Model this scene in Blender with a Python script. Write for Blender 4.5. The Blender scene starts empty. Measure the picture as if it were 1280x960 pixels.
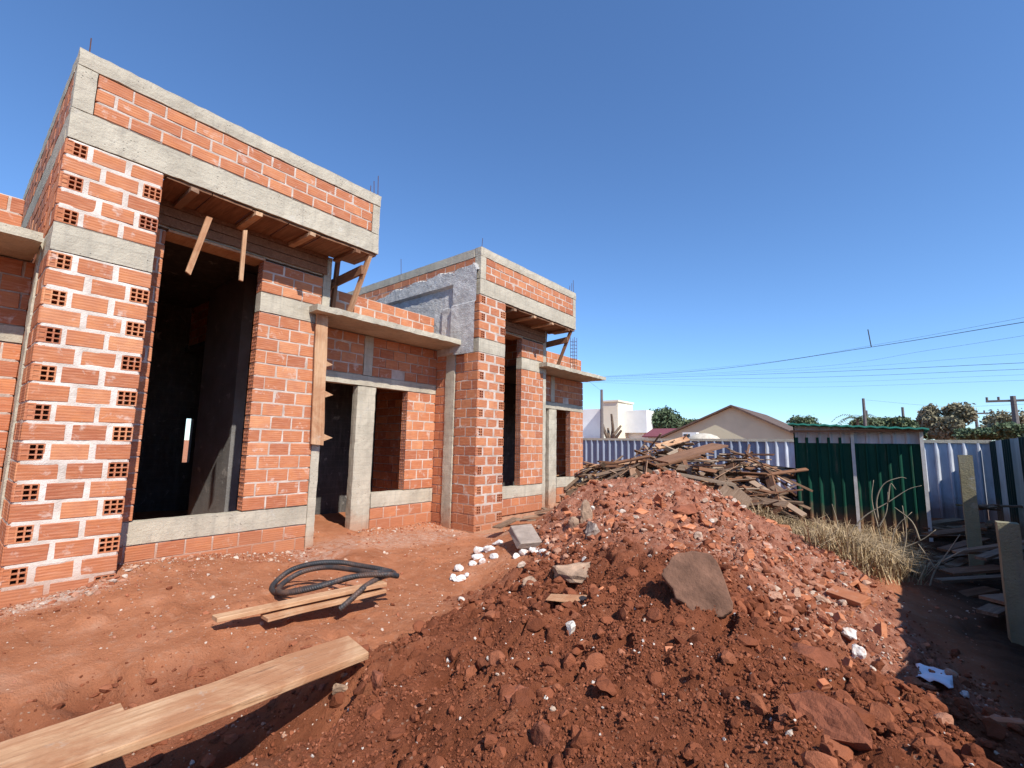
import bpy, math, random
import numpy as np
from mathutils import Vector, Matrix
R = math.radians
rnd = random.Random(7)
SC = bpy.context.scene
COL = SC.collection
# ------------------------------------------------------------------ camera
F0, YAW, PITCH, ROLL = 582.57, R(39.094), R(7.386), R(0.9385)
CAMZ = 1.2
_f = np.array([-math.sin(YAW)*math.cos(PITCH), math.cos(YAW)*math.cos(PITCH), math.sin(PITCH)])
_r0 = np.array([math.cos(YAW), math.sin(YAW), 0.0])
_u0 = np.cross(_r0, _f)
_r = _r0*math.cos(ROLL) + _u0*math.sin(ROLL)
_u = np.cross(_r, _f)
cam = bpy.data.objects.new('camera', bpy.data.cameras.new('camera'))
COL.objects.link(cam)
cam.matrix_world = Matrix(((_r[0], _u[0], -_f[0], 0), (_r[1], _u[1], -_f[1], 0), (_r[2], _u[2], -_f[2], CAMZ), (0, 0, 0, 1)))
cam.data.sensor_width = 36
cam.data.lens = 36*F0/1280
cam.data.clip_start = 0.05
cam.data.clip_end = 3000
SC.camera = cam
# ------------------------------------------------------------------ sky, sun, exposure
SUNDIR = Vector((-1.0, 0.31, -1.06)).normalized()      # the way the light travels
sun_el = math.asin(-SUNDIR.z)
W = bpy.data.worlds.new('World'); SC.world = W; W.use_nodes = True
nt = W.node_tree
sky = nt.nodes.new('ShaderNodeTexSky'); sky.sky_type = 'NISHITA'; sky.sun_disc = False
sky.sun_elevation = sun_el
sky.sun_rotation = math.atan2(-SUNDIR.x, -SUNDIR.y)
sky.altitude = 300; sky.air_density = 1.0; sky.dust_density = 0.15; sky.ozone_density = 4.5
tn = nt.nodes.new('ShaderNodeMix'); tn.data_type = 'RGBA'; tn.blend_type = 'MULTIPLY'; tn.inputs[0].default_value = 1; tn.inputs[7].default_value = (.81, 1.0, 1.18, 1)
nt.links.new(sky.outputs[0], tn.inputs[6]); nt.links.new(tn.outputs[2], nt.nodes['Background'].inputs[0])
nt.nodes['Background'].inputs[1].default_value = 0.142
sl = bpy.data.lights.new('sun', 'SUN'); sl.energy = 5.0; sl.angle = R(0.5); sl.color = (1.0, 0.95, 0.87)
so = bpy.data.objects.new('sun', sl); COL.objects.link(so)
so.rotation_euler = SUNDIR.to_track_quat('-Z', 'Y').to_euler()
SC.view_settings.view_transform = 'Standard'; SC.view_settings.look = 'None'
SC.view_settings.exposure = 0.3; SC.view_settings.gamma = 1.0
SC.view_settings.use_curve_mapping = False

# ------------------------------------------------------------------ helpers: rays
def ray(px, py): return (px-640)*_r - (py-480)*_u + F0*_f
def onX(px, py, X): d = ray(px, py); p = d*X/d[0]; p[2] += CAMZ; return Vector(p)
def onY(px, py, Y): d = ray(px, py); p = d*Y/d[1]; p[2] += CAMZ; return Vector(p)
def onZ(px, py, Z): d = ray(px, py); p = d*(Z-CAMZ)/d[2]; p[2] += CAMZ; return Vector(p)
def onD(px, py, D): d = ray(px, py); p = d*D/math.hypot(d[0], d[1]); p[2] += CAMZ; return Vector(p)

# ------------------------------------------------------------------ helpers: numpy noise
def _hash(ix, iy, seed):
    h = (ix.astype(np.int64)*374761393 + iy.astype(np.int64)*668265263 + seed*1442695041) & 0x7fffffff
    h = ((h ^ (h >> 13))*1274126177) & 0x7fffffff
    h = ((h ^ (h >> 16))*974711) & 0x7fffffff
    return (h & 0xffff)/65535.0
def vnoise(x, y, seed=0):
    x = np.asarray(x, float); y = np.asarray(y, float)
    ix = np.floor(x); iy = np.floor(y); fx = x-ix; fy = y-iy
    ux = fx*fx*fx*(fx*(fx*6-15)+10); uy = fy*fy*fy*(fy*(fy*6-15)+10)
    a = _hash(ix, iy, seed); b = _hash(ix+1, iy, seed); c = _hash(ix, iy+1, seed); d = _hash(ix+1, iy+1, seed)
    return (a*(1-ux)+b*ux)*(1-uy)+(c*(1-ux)+d*ux)*uy*1.0
def fbm(x, y, oct=4, seed=0):
    s = 0; a = .5
    for o in range(oct):
        s = s + a*(vnoise(x, y, seed+o*17)-.5)*2; a *= .5; x = x*2.03+3.1; y = y*2.03+1.7
    return s
def worley(x, y, seed=0):
    x = np.asarray(x, float); y = np.asarray(y, float)
    ix = np.floor(x); iy = np.floor(y); best = np.full(x.shape, 9.0); cid = np.zeros(x.shape)
    for dx in (-1, 0, 1):
        for dy in (-1, 0, 1):
            jx = ix+dx; jy = iy+dy
            px = jx+_hash(jx, jy, seed); py = jy+_hash(jx, jy, seed+5)
            d = np.hypot(px-x, py-y); m = d < best
            best = np.where(m, d, best); cid = np.where(m, _hash(jx, jy, seed+9), cid)
    return best, cid

# ------------------------------------------------------------------ helpers: objects
def tag(o, label=None, cat=None, group=None, kind=None):
    if label: o['label'] = label
    if cat: o['category'] = cat
    if group: o['group'] = group
    if kind: o['kind'] = kind
    return o
def empty(name, loc, label, cat, group=None, rz=0):
    o = bpy.data.objects.new(name, None); COL.objects.link(o); o.location = loc; o.rotation_euler = (0, 0, rz)
    o.empty_display_size = .1
    return tag(o, label, cat, group)
class MB:
    def __init__(s): s.v = []; s.f = []; s.m = []; s.t = []
    def add(s, vs, fs, m=0, t=.5):
        b = len(s.v); s.v += [tuple(v) for v in vs]
        for f in fs: s.f.append(tuple(b+i for i in f)); s.m.append(m); s.t.append(t)
    def box(s, x0, x1, y0, y1, z0, z1, m=0, t=.5):
        s.add([(x0,y0,z0),(x1,y0,z0),(x1,y1,z0),(x0,y1,z0),(x0,y0,z1),(x1,y0,z1),(x1,y1,z1),(x0,y1,z1)],
              [(0,3,2,1),(4,5,6,7),(0,1,5,4),(1,2,6,5),(2,3,7,6),(3,0,4,7)], m, t)
    def obox(s, c, ax, ay, az, m=0, t=.5, jit=0):
        c, ax, ay, az = Vector(c), Vector(ax), Vector(ay), Vector(az)
        vs = []
        for k in (-1, 1):
            for (i, j) in ((-1,-1),(1,-1),(1,1),(-1,1)):
                p = c+ax*i+ay*j+az*k
                if jit: p = p+Vector((rnd.uniform(-jit,jit), rnd.uniform(-jit,jit), rnd.uniform(-jit,jit)))
                vs.append(p)
        s.add(vs, [(0,3,2,1),(4,5,6,7),(0,1,5,4),(1,2,6,5),(2,3,7,6),(3,0,4,7)], m, t)
    def bar(s, a, b, w, h, up=(0,0,1), m=0, t=.5, jit=0):
        a, b = Vector(a), Vector(b); d = (b-a); L = d.length; d.normalize()
        up = Vector(up); sd = d.cross(up)
        if sd.length < 1e-3: sd = d.cross(Vector((1,0,0)))
        sd.normalize(); up = sd.cross(d)
        s.obox((a+b)/2, d*L/2, sd*w/2, up*h/2, m, t, jit)
    def tube(s, pts, r, n=8, m=0, t=.5, cap=True):
        pts = [Vector(p) for p in pts]; N = len(pts)
        rr = r if isinstance(r, (list, tuple)) else [r]*N
        b = len(s.v); prev = None
        for i, p in enumerate(pts):
            d = (pts[min(i+1, N-1)]-pts[max(i-1, 0)]).normalized()
            if prev is None:
                a = d.orthogonal().normalized()
            else:
                a = (prev-d*prev.dot(d)).normalized()
            prev = a; c = d.cross(a)
            for k in range(n):
                an = 2*math.pi*k/n
                s.v.append(tuple(p+(a*math.cos(an)+c*math.sin(an))*rr[i]))
        for i in range(N-1):
            for k in range(n):
                k2 = (k+1) % n
                s.f.append((b+i*n+k, b+i*n+k2, b+(i+1)*n+k2, b+(i+1)*n+k)); s.m.append(m); s.t.append(t)
        if cap:
            s.f.append(tuple(b+k for k in range(n))[::-1]); s.m.append(m); s.t.append(t)
            s.f.append(tuple(b+(N-1)*n+k for k in range(n))); s.m.append(m); s.t.append(t)
    def build(s, name, mats, parent=None, smooth=False, bevel=0, off=None):
        if not isinstance(mats, (list, tuple)): mats = [mats]
        me = bpy.data.meshes.new(name)
        vs = s.v if off is None else [(v[0]-off[0], v[1]-off[1], v[2]-off[2]) for v in s.v]
        me.from_pydata(vs, [], s.f)
        for m in mats: me.materials.append(m)
        me.polygons.foreach_set('material_index', s.m)
        at = me.attributes.new('tint', 'FLOAT', 'FACE'); at.data.foreach_set('value', s.t)
        if smooth: me.polygons.foreach_set('use_smooth', [True]*len(s.f))
        o = bpy.data.objects.new(name, me); COL.objects.link(o)
        if off is not None: o.location = off
        if parent is not None: o.parent = parent
        if bevel:
            md = o.modifiers.new('bevel', 'BEVEL'); md.width = bevel; md.segments = 2; md.limit_method = 'ANGLE'
        return o
def npmesh(name, V, Fq, tint, mats, parent=None, smooth=False, domain='FACE'):
    """V (n,3), Fq (m,k) arrays of equal-size faces"""
    me = bpy.data.meshes.new(name); k = Fq.shape[1]
    me.vertices.add(len(V)); me.vertices.foreach_set('co', V.astype(np.float32).ravel())
    me.loops.add(Fq.size); me.loops.foreach_set('vertex_index', Fq.astype(np.int32).ravel())
    me.polygons.add(len(Fq)); me.polygons.foreach_set('loop_start', np.arange(0, Fq.size, k, dtype=np.int32))
    me.polygons.foreach_set('use_smooth', np.full(len(Fq), smooth))
    me.update(calc_edges=True); me.validate()
    if tint is not None:
        at = me.attributes.new('tint', 'FLOAT', domain); at.data.foreach_set('value', np.asarray(tint, np.float32))
    for m in (mats if isinstance(mats, (list, tuple)) else [mats]): me.materials.append(m)
    o = bpy.data.objects.new(name, me); COL.objects.link(o)
    if parent is not None: o.parent = parent
    return o

# ------------------------------------------------------------------ materials
class NT:
    def __init__(s, name, rough=.9, spec=.2):
        s.m = bpy.data.materials.new(name); s.m.use_nodes = True; s.t = s.m.node_tree
        s.b = s.t.nodes['Principled BSDF']; s.b.inputs['Roughness'].default_value = rough
        s.b.inputs['Specular IOR Level'].default_value = spec
        s.geo = s.t.nodes.new('ShaderNodeNewGeometry')
    def n(s, typ, **kw):
        x = s.t.nodes.new('ShaderNode'+typ)
        for k, v in kw.items(): setattr(x, k, v)
        return x
    def l(s, a, b): s.t.links.new(a, b)
    def pos(s, scale=(1,1,1)):
        mp = s.n('Mapping'); s.l(s.geo.outputs['Position'], mp.inputs[0]); mp.inputs['Scale'].default_value = scale
        return mp.outputs[0]
    def noise(s, scale, detail=4, rough=.55, vec=None, dist=0):
        x = s.n('TexNoise'); x.inputs['Scale'].default_value = scale; x.inputs['Detail'].default_value = detail
        x.inputs['Roughness'].default_value = rough; x.inputs['Distortion'].default_value = dist
        s.l(vec if vec is not None else s.geo.outputs['Position'], x.inputs['Vector']); return x.outputs['Fac']
    def ramp(s, fac, stops):
        x = s.n('ValToRGB'); e = x.color_ramp.elements
        while len(e) < len(stops): e.new(.5)
        for i, (p, c) in enumerate(stops):
            e[i].position = p; e[i].color = (c, c, c, 1) if not isinstance(c, tuple) else (*c, 1)
        s.l(fac, x.inputs[0]); return x.outputs[0]
    def mix(s, fac, a, b, mode='MIX'):
        x = s.n('Mix', data_type='RGBA', blend_type=mode)
        for sock, v in ((x.inputs[0], fac), (x.inputs[6], a), (x.inputs[7], b)):
            if isinstance(v, tuple): sock.default_value = (*v, 1)
            elif isinstance(v, (int, float)): sock.default_value = v
            else: s.l(v, sock)
        return x.outputs[2]
    def math(s, op, a, b=0.0):
        x = s.n('Math', operation=op)
        for i, v in enumerate((a, b)):
            if isinstance(v, (int, float)): x.inputs[i].default_value = v
            else: s.l(v, x.inputs[i])
        return x.outputs[0]
    def tint(s):
        x = s.n('Attribute', attribute_name='tint'); return x.outputs['Fac']
    def attr(s, nm):
        x = s.n('Attribute', attribute_name=nm); return x.outputs['Fac']
    def col(s, c):
        if isinstance(c, tuple): s.b.inputs['Base Color'].default_value = (*c, 1)
        else: s.l(c, s.b.inputs['Base Color'])
    def bump(s, h, strength=.5, dist=.01):
        x = s.n('Bump'); x.inputs['Strength'].default_value = strength; x.inputs['Distance'].default_value = dist
        s.l(h, x.inputs['Height']); s.l(x.outputs[0], s.b.inputs['Normal'])

def m_brick():
    k = NT('fired_clay_brick', .85, .25)
    t = k.tint()
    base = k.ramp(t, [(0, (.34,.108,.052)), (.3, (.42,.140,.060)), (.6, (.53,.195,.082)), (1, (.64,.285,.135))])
    n1 = k.noise(9, 5)
    base = k.mix(k.ramp(n1, [(.35, .0), (.7, .55)]), base, (.37,.125,.072))
    st = k.noise(30, 3, vec=k.pos((.25,.25,3)))
    base = k.mix(k.ramp(st, [(.45, 0.), (.75, .5)]), base, (.62,.32,.20))
    # splashes of mortar left on the clay
    n2 = k.noise(7, 6, .65, dist=.4)
    base = k.mix(k.ramp(n2, [(.59, 0.), (.72, .7)]), base, (.66,.56,.48))
    # red soil dust near the foot
    z = k.n('SeparateXYZ'); k.l(k.geo.outputs['Position'], z.inputs[0])
    zf = k.math('ADD', z.outputs[2], k.math('MULTIPLY', k.noise(3, 4), -.5))
    base = k.mix(k.ramp(k.math('ADD', zf, .30), [(0.0, .65), (.26, 0.)]), base, (.38,.15,.075))
    k.col(base)
    # ridges of the extruded clay, lying along the brick
    w = k.n('TexWave', wave_type='BANDS', bands_direction='Z'); w.inputs['Scale'].default_value = 13
    w.inputs['Distortion'].default_value = 1.2; w.inputs['Detail'].default_value = 2; w.inputs['Detail Scale'].default_value = 4
    k.l(k.geo.outputs['Position'], w.inputs[0])
    h = k.math('ADD', k.math('MULTIPLY', w.outputs['Fac'], .6), k.noise(60, 4))
    k.bump(h, .4, .005)
    return k.m
def m_mortar(name='cement_mortar', a=(.52,.44,.37), b=(.70,.61,.53), c3=(.80,.73,.66)):
    k = NT(name, .95, .1)
    c = k.ramp(k.noise(6, 5), [(.3, a), (.55, b), (.8, c3)])
    z = k.n('SeparateXYZ'); k.l(k.geo.outputs['Position'], z.inputs[0])
    zf = k.math('ADD', z.outputs[2], k.math('MULTIPLY', k.noise(3, 4), -.5))
    c = k.mix(k.ramp(k.math('ADD', zf, .30), [(0.0, .75), (.3, 0.)]), c, (.40,.17,.09))
    k.col(c); k.bump(k.noise(70, 5, .7), .8, .01); return k.m
def m_concrete(name='cast_concrete', a=(.37,.325,.25), b=(.58,.515,.40), dirt=True):
    k = NT(name, .92, .15)
    c = k.ramp(k.noise(2.2, 7, .65), [(.28, a), (.72, b)])
    c = k.mix(k.ramp(k.noise(14, 5, .6, vec=k.pos((1,1,.3))), [(.5, 0.), (.8, .35)]), c, (.22,.20,.175))
    c = k.mix(k.ramp(k.noise(5, 6, .7, dist=.5), [(.6, 0.), (.72, .5)]), c, (.56,.53,.48))
    if dirt:
        z = k.n('SeparateXYZ'); k.l(k.geo.outputs['Position'], z.inputs[0])
        zf = k.math('ADD', z.outputs[2], k.math('ADD', k.math('MULTIPLY', k.noise(4, 5), -.45), .42))
        c = k.mix(k.ramp(zf, [(.05, .8), (.38, 0.)]), c, (.38,.165,.085))
    k.col(c)
    vo = k.n('TexVoronoi'); vo.inputs['Scale'].default_value = 34; k.l(k.geo.outputs['Position'], vo.inputs['Vector'])
    pit = k.math('MULTIPLY', k.ramp(vo.outputs['Distance'], [(.08, 1.), (.22, 0.)]), k.ramp(k.noise(4, 4), [(.5, 0.), (.62, 1.)]))
    c = k.mix(k.math('MULTIPLY', pit, .6), c, (.13,.115,.10)); c = k.mix(k.ramp(k.noise(3.2, 5, .65, vec=k.pos((3,3,.22))), [(.56, 0.), (.75, .45)]), c, (.20,.185,.16))
    wv = k.n('TexWave', wave_type='BANDS', bands_direction='Z'); wv.inputs['Scale'].default_value = 2.6; wv.inputs['Distortion'].default_value = .6; k.l(k.geo.outputs['Position'], wv.inputs[0])
    c = k.mix(k.ramp(wv.outputs['Fac'], [(.0, .16), (.06, 0.)]), c, (.2,.18,.15)); k.col(c)
    h = k.math('ADD', k.noise(40, 6, .7), k.math('MULTIPLY', k.noise(6, 3), .8)); h = k.math('SUBTRACT', h, pit)
    k.bump(h, .7, .014); return k.m
def m_rough():
    k = NT('cement_roughcast', .97, .1)
    c = k.ramp(k.noise(5, 7, .7), [(.3, (.42,.41,.39)), (.7, (.70,.68,.65))])
    k.col(c); k.bump(k.noise(38, 6, .75), 1.0, .03); return k.m
def m_wood(name, a, b, c3, scale=1.0, rough=.8):
    k = NT(name, rough, .2)
    tx = k.n('TexCoord')
    # grain runs along local X of the board
    mp = k.n('Mapping'); k.l(tx.outputs['Object'], mp.inputs[0]); mp.inputs['Scale'].default_value = (.6*scale, 9*scale, 9*scale)
    g = k.noise(3.0, 6, .6, vec=mp.outputs[0], dist=1.2)
    col = k.ramp(g, [(.25, a), (.5, b), (.78, c3)])
    col = k.mix(k.ramp(k.noise(3, 5), [(.45, 0.), (.75, .55)]), col, a)
    t = k.tint()
    col = k.mix(k.math('MULTIPLY', k.math('ABSOLUTE', k.math('SUBTRACT', t, .5)), .9), col, k.ramp(t, [(0, (.07,.045,.03)), (.45, a), (1, (.62,.50,.36))]))
    if name == 'fresh_pine':
        col = k.mix(k.ramp(k.noise(1.7, 6, .7, dist=.6), [(.42, 0.), (.60, .85)]), col, (.37,.165,.08))
        col = k.mix(k.ramp(k.noise(4.5, 6, .75), [(.60, 0.), (.70, .6)]), col, (.50,.45,.38))
        col = k.mix(k.ramp(k.noise(9, 6, .75), [(.66, 0.), (.74, .7)]), col, (.16,.085,.05))
    m2 = k.n('Mapping'); k.l(tx.outputs['Object'], m2.inputs[0]); m2.inputs['Scale'].default_value = (.35, 22, 22)
    ck = k.ramp(k.noise(2.0, 3, .5, vec=m2.outputs[0], dist=.3), [(.485, 0.), (.5, 1.), (.515, 0.)])
    col = k.mix(k.math('MULTIPLY', ck, k.ramp(k.noise(1.3, 3), [(.45, 0.), (.6, .7)])), col, (.10,.05,.03))
    k.col(col); k.bump(k.math('SUBTRACT', k.math('ADD', g, k.noise(40, 5, .7)), ck), .4, .006); return k.m
def m_simple(name, c, rough=.7, var=.25, scale=6, bump=0, spec=.3, metal=0):
    k = NT(name, rough, spec); k.b.inputs['Metallic'].default_value = metal
    d = tuple(x*(1-var) for x in c); e = tuple(min(1, x*(1+var)) for x in c)
    k.col(k.ramp(k.noise(scale, 6, .6), [(.3, d), (.7, e)]))
    if bump: k.bump(k.noise(scale*6, 5, .65), bump, .01)
    return k.m
def m_soil():
    k = NT('red_soil', .97, .08)
    rub = k.attr('rubble'); dk = k.attr('moist_shade')
    n = k.noise(1.6, 8, .65); n2 = k.noise(11, 6, .7)
    apron = k.ramp(n, [(.3, (.34,.122,.057)), (.55, (.50,.20,.10)), (.75, (.61,.30,.18))])
    apron = k.mix(k.ramp(n2, [(.52, 0.), (.75, .5)]), apron, (.56,.33,.22))
    dark = k.ramp(k.noise(4, 7, .7), [(.3, (.145,.043,.020)), (.55, (.255,.083,.040)), (.78, (.37,.145,.076))])
    brk = k.ramp(k.noise(7, 7, .75), [(.3, (.19,.062,.038)), (.5, (.38,.155,.095)), (.75, (.55,.31,.22))])
    c = k.mix(dk, apron, dark); c = k.mix(rub, c, brk); c = k.mix(k.attr('litter_shade'), c, k.ramp(k.noise(5, 6, .7), [(.3, (.028,.018,.012)), (.7, (.095,.055,.035))]))  # last mix: near-black soil that deepens the side fence's shadow
    vo = k.n('TexVoronoi'); vo.inputs['Scale'].default_value = 26; k.l(k.geo.outputs['Position'], vo.inputs['Vector'])
    sp = k.math('MULTIPLY', k.ramp(vo.outputs['Distance'], [(.10, 1.), (.20, 0.)]), k.ramp(k.noise(2.5, 3), [(.45, 0.), (.6, .8)]))
    c = k.mix(k.math('MULTIPLY', sp, .55), c, (.52,.36,.26))
    c = k.mix(k.math('MULTIPLY', k.attr('pale'), k.ramp(k.noise(16, 6, .75), [(.4, 0.), (.6, .9)])), c, (.62,.55,.47))
    k.col(c)
    h = k.math('ADD', k.noise(22, 8, .75), k.math('MULTIPLY', k.noise(90, 4, .7), .5))
    k.bump(h, .9, .035); return k.m
def m_clod():
    k = NT('soil_clod', .97, .08); t = k.tint()
    c = k.ramp(t, [(0, (.135,.042,.020)), (.45, (.26,.085,.042)), (.62, (.36,.135,.070)), (.72, (.42,.15,.08)), (.86, (.48,.25,.165)), (.93, (.52,.38,.28)), (1, (.72,.66,.58))])
    c = k.mix(k.ramp(k.noise(25, 5), [(.4, 0.), (.75, .6)]), c, (.20,.07,.04))
    k.col(c); k.bump(k.noise(60, 6, .7), .8, .012); return k.m
def m_leaf(name, a, b):
    k = NT(name, .7, .2); k.col(k.ramp(k.tint(), [(0, a), (1, b)])); return k.m
MORTAR_THIN = m_mortar('thin_joint_mortar', (.40,.30,.24), (.56,.46,.39), (.66,.58,.50))
BRICK, MORTAR, CONC, ROUGH = m_brick(), m_mortar(), m_concrete(), m_rough()
CONC_DARK = m_concrete('shade_dark_concrete', (.05,.046,.043), (.10,.094,.088), False)  # concrete colour darkened to stand in for the deep shade indoors
CONC_MID = m_concrete('shade_toned_plaster', (.13,.125,.12), (.22,.21,.20), False)  # plaster colour lowered so the part out of the sun stays dark
FRESH = m_wood('fresh_pine', (.40,.215,.11), (.57,.345,.195), (.68,.47,.30))
OLDW = m_wood('weathered_formwork', (.14,.065,.035), (.24,.115,.062), (.35,.19,.11))
SCRAP = m_wood('scrap_timber', (.11,.065,.04), (.22,.14,.09), (.36,.26,.185))
SOIL, CLOD = m_soil(), m_clod()
RUST = m_simple('rusty_steel', (.10,.045,.03), .8)

# ------------------------------------------------------------------ ground heights
CP = []
def cp(px, py, D): p = onD(px, py, D); CP.append((p.x, p.y, p.z))
for a in ((830,592,6.6),(790,600,6.4),(735,606,6.4),(700,634,6.1),(680,690,5.0),(760,700,3.9),(760,645,5.2),(870,745,3.0),(640,959,1.6),(780,959,1.6),(900,959,1.65),
          (1100,959,1.9),(1000,740,4.2),(940,660,6.2),(1050,700,8.0),(1110,760,5.6),(1105,850,3.9),(1190,900,3.2),(480,805,3.45),(600,732,4.75),(370,905,2.4),(640,800,2.9),(520,880,2.2),(890,620,6.5)): cp(*a)
CP += [(-5.3,.4,-.1),(-5.3,1.13,.0),(-5.85,2,-.02),(-5.85,3.1,-.12),(-6.3,3.6,-.08),(-6.3,5.4,-.15),(-5.3,5.7,-.24),(-5.3,6.5,-.3),(-5.3,8.7,-.3),(-6.3,10.5,-.32),
       (-4,2,-.08),(-4.2,3.6,-.16),(-4.4,5.2,-.22),(-5.3,-3,-.12),(-4,0,-.12),(-3.4,.9,-.13),(-3.2,2.0,-.13),(-8,0,-.1),(-8,4,-.1),(-8,9,-.3),(-12,5,-.2),(-12,-5,-.2),
       (-2.35,.75,-.26),(-2.6,-.3,-.35),(-2.1,.2,-.33),(-3.05,.2,-.18),(-2.3,1.62,.06),(-2.0,1.15,.02),
       (-4.4,8.2,-.1),(-3.6,9.4,-.2),(-1.6,9,-.38),(-5,10.5,-.4),(-2.5,8.2,.25),(1,8,-.42),(1.8,5,-.38),(.75,5,-.36),(.75,6.1,-.40),(1.3,3,-.25),(1.8,0,-.2),(0,12,-.45),(-6,14,-.45),(2,16,-.45),(-9,16,-.5),(-3,12,-.45),(-3,16,-.45),
       (0,0,-.15),(-.5,.7,-.02),(0,-2,-.3),(-1.5,.3,-.15),(-3,-6,-.3),(4,8,-.4),(4,-4,-.3),(12,12,-.45),(10,-10,-.4),(-20,20,-.5),(-20,-10,-.4),(0,30,-.5),(30,30,-.5),(-30,40,-.5)]
_P = np.array(CP)
_K = np.hypot(_P[:,None,0]-_P[None,:,0], _P[:,None,1]-_P[None,:,1])
_A = np.zeros((len(_P)+1,)*2); _A[:-1,:-1] = np.sqrt(_K**2+.15**2) - np.eye(len(_P))*.02; _A[-1,:-1] = 1; _A[:-1,-1] = 1
_Wt = np.linalg.solve(_A, np.append(_P[:,2], 0))
def rbf(x, y):
    x = np.asarray(x, float); y = np.asarray(y, float); o = np.full(x.shape, _Wt[-1])
    for i in range(len(_P)): o = o+_Wt[i]*np.sqrt((x-_P[i,0])**2+(y-_P[i,1])**2+.0225)
    return np.clip(o, -.6, 1.2)
MOUND = [(-2.05,1.05),(-2.7,2.0),(-3.1,3.3),(-3.0,4.0),(-3.7,5.3),(-4.5,7.2),(-3.9,9),(-1.5,8.2),(-.3,7),(.2,4.8),(.7,3),(1.0,1),(0,.2),(-1.5,.5)]
def inside(x, y, poly):
    """signed distance, positive inside"""
    x = np.asarray(x, float); y = np.asarray(y, float); dm = np.full(x.shape, 1e9); ins = np.zeros(x.shape, bool)
    for (ax, ay), (bx, by) in zip(poly, poly[1:]+poly[:1]):
        t = np.clip(((x-ax)*(bx-ax)+(y-ay)*(by-ay))/((bx-ax)**2+(by-ay)**2), 0, 1)
        dm = np.minimum(dm, np.hypot(x-ax-t*(bx-ax), y-ay-t*(by-ay)))
        c = ((ay > y) != (by > y)) & (x < (bx-ax)*(y-ay)/(by-ay+1e-12)+ax); ins ^= c
    return np.where(ins, dm, -dm)
def sst(a, b, x): t = np.clip((x-a)/(b-a), 0, 1); return t*t*(3-2*t)
def masks(x, y):
    sd = inside(x, y, MOUND)+.22*fbm(x*1.6, y*1.6, 3, 5)
    m = sst(-.12, .3, sd)
    far = sst(3.3, 4.7, np.hypot(x+.2, y)+.7*fbm(x*.9, y*.9, 3, 8)+.25*(x+1.5))
    return m, m*far
def height(x, y, fine=True):
    x = np.asarray(x, float); y = np.asarray(y, float)
    h = rbf(x, y); m, ru = masks(x, y)
    tx = x+2.34+.05*fbm(y*3, y*0+.5, 2, 3); h = h-.42*sst(.32, .20, np.abs(tx))*sst(1.22, .98, y)*sst(-2.0, -1.0, y)
    bank = sst(.5, .0, np.abs(x+1.78))*sst(1.5, 1.0, y)*sst(-1.5, -.4, y); h = h+bank*np.clip(.03-h, 0, .3)
    near = sst(30, 9, np.hypot(x, y))
    h = h + m*(.13*fbm(x*1.7, y*1.7, 4, 3)) + near*.05*fbm(x*1.5, y*1.5, 5, 2)
    h = h + near*.06*sst(.05, .5, fbm(x*2.1, y*2.1, 2, 77))*fbm(x*7, y*7, 3, 41)*(1-m)
    h = h - .15*sst(-3.65, -3.3, x+.25*fbm(x*3, y*3, 3, 71))*sst(1.75, 1.3, y+.2*fbm(y*2, x*2, 2, 72))*sst(.9, .5, m)*sst(-1.9, -2.1, x)
    h = h - .16*sst(.5, .1, np.hypot((x+5.35)*.9, (y-2.75)*.7)) + .06*sst(.35, .1, np.abs(np.hypot(x+5.2, y-3.0)-.5))*(x > -5.5)
    if fine:
        d, c = worley(x*7, y*7, 4); d2, c2 = worley(x*16+.3*d, y*16, 6); d3, c3 = worley(x*36, y*36, 16)
        h = h + m*(.07*(c-.45)*sst(.75, .25, d) + .028*(c2-.4)*sst(.75, .2, d2) + .012*(c3-.3)*sst(.7, .2, d3))
        h = h + near*(.012*fbm(x*9, y*9, 4, 9)+.004*sst(.55, .1, d3)*c3*(c2 > .6))
        # cracks and gullies in the heap
        g = np.abs(fbm(x*2.6+.3*y, y*1.3-.5*x, 3, 21)); h = h - m*.09*sst(.07, .0, g)
    return h
def hz(x, y): return float(height(np.array([x]), np.array([y]), False)[0])

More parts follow.
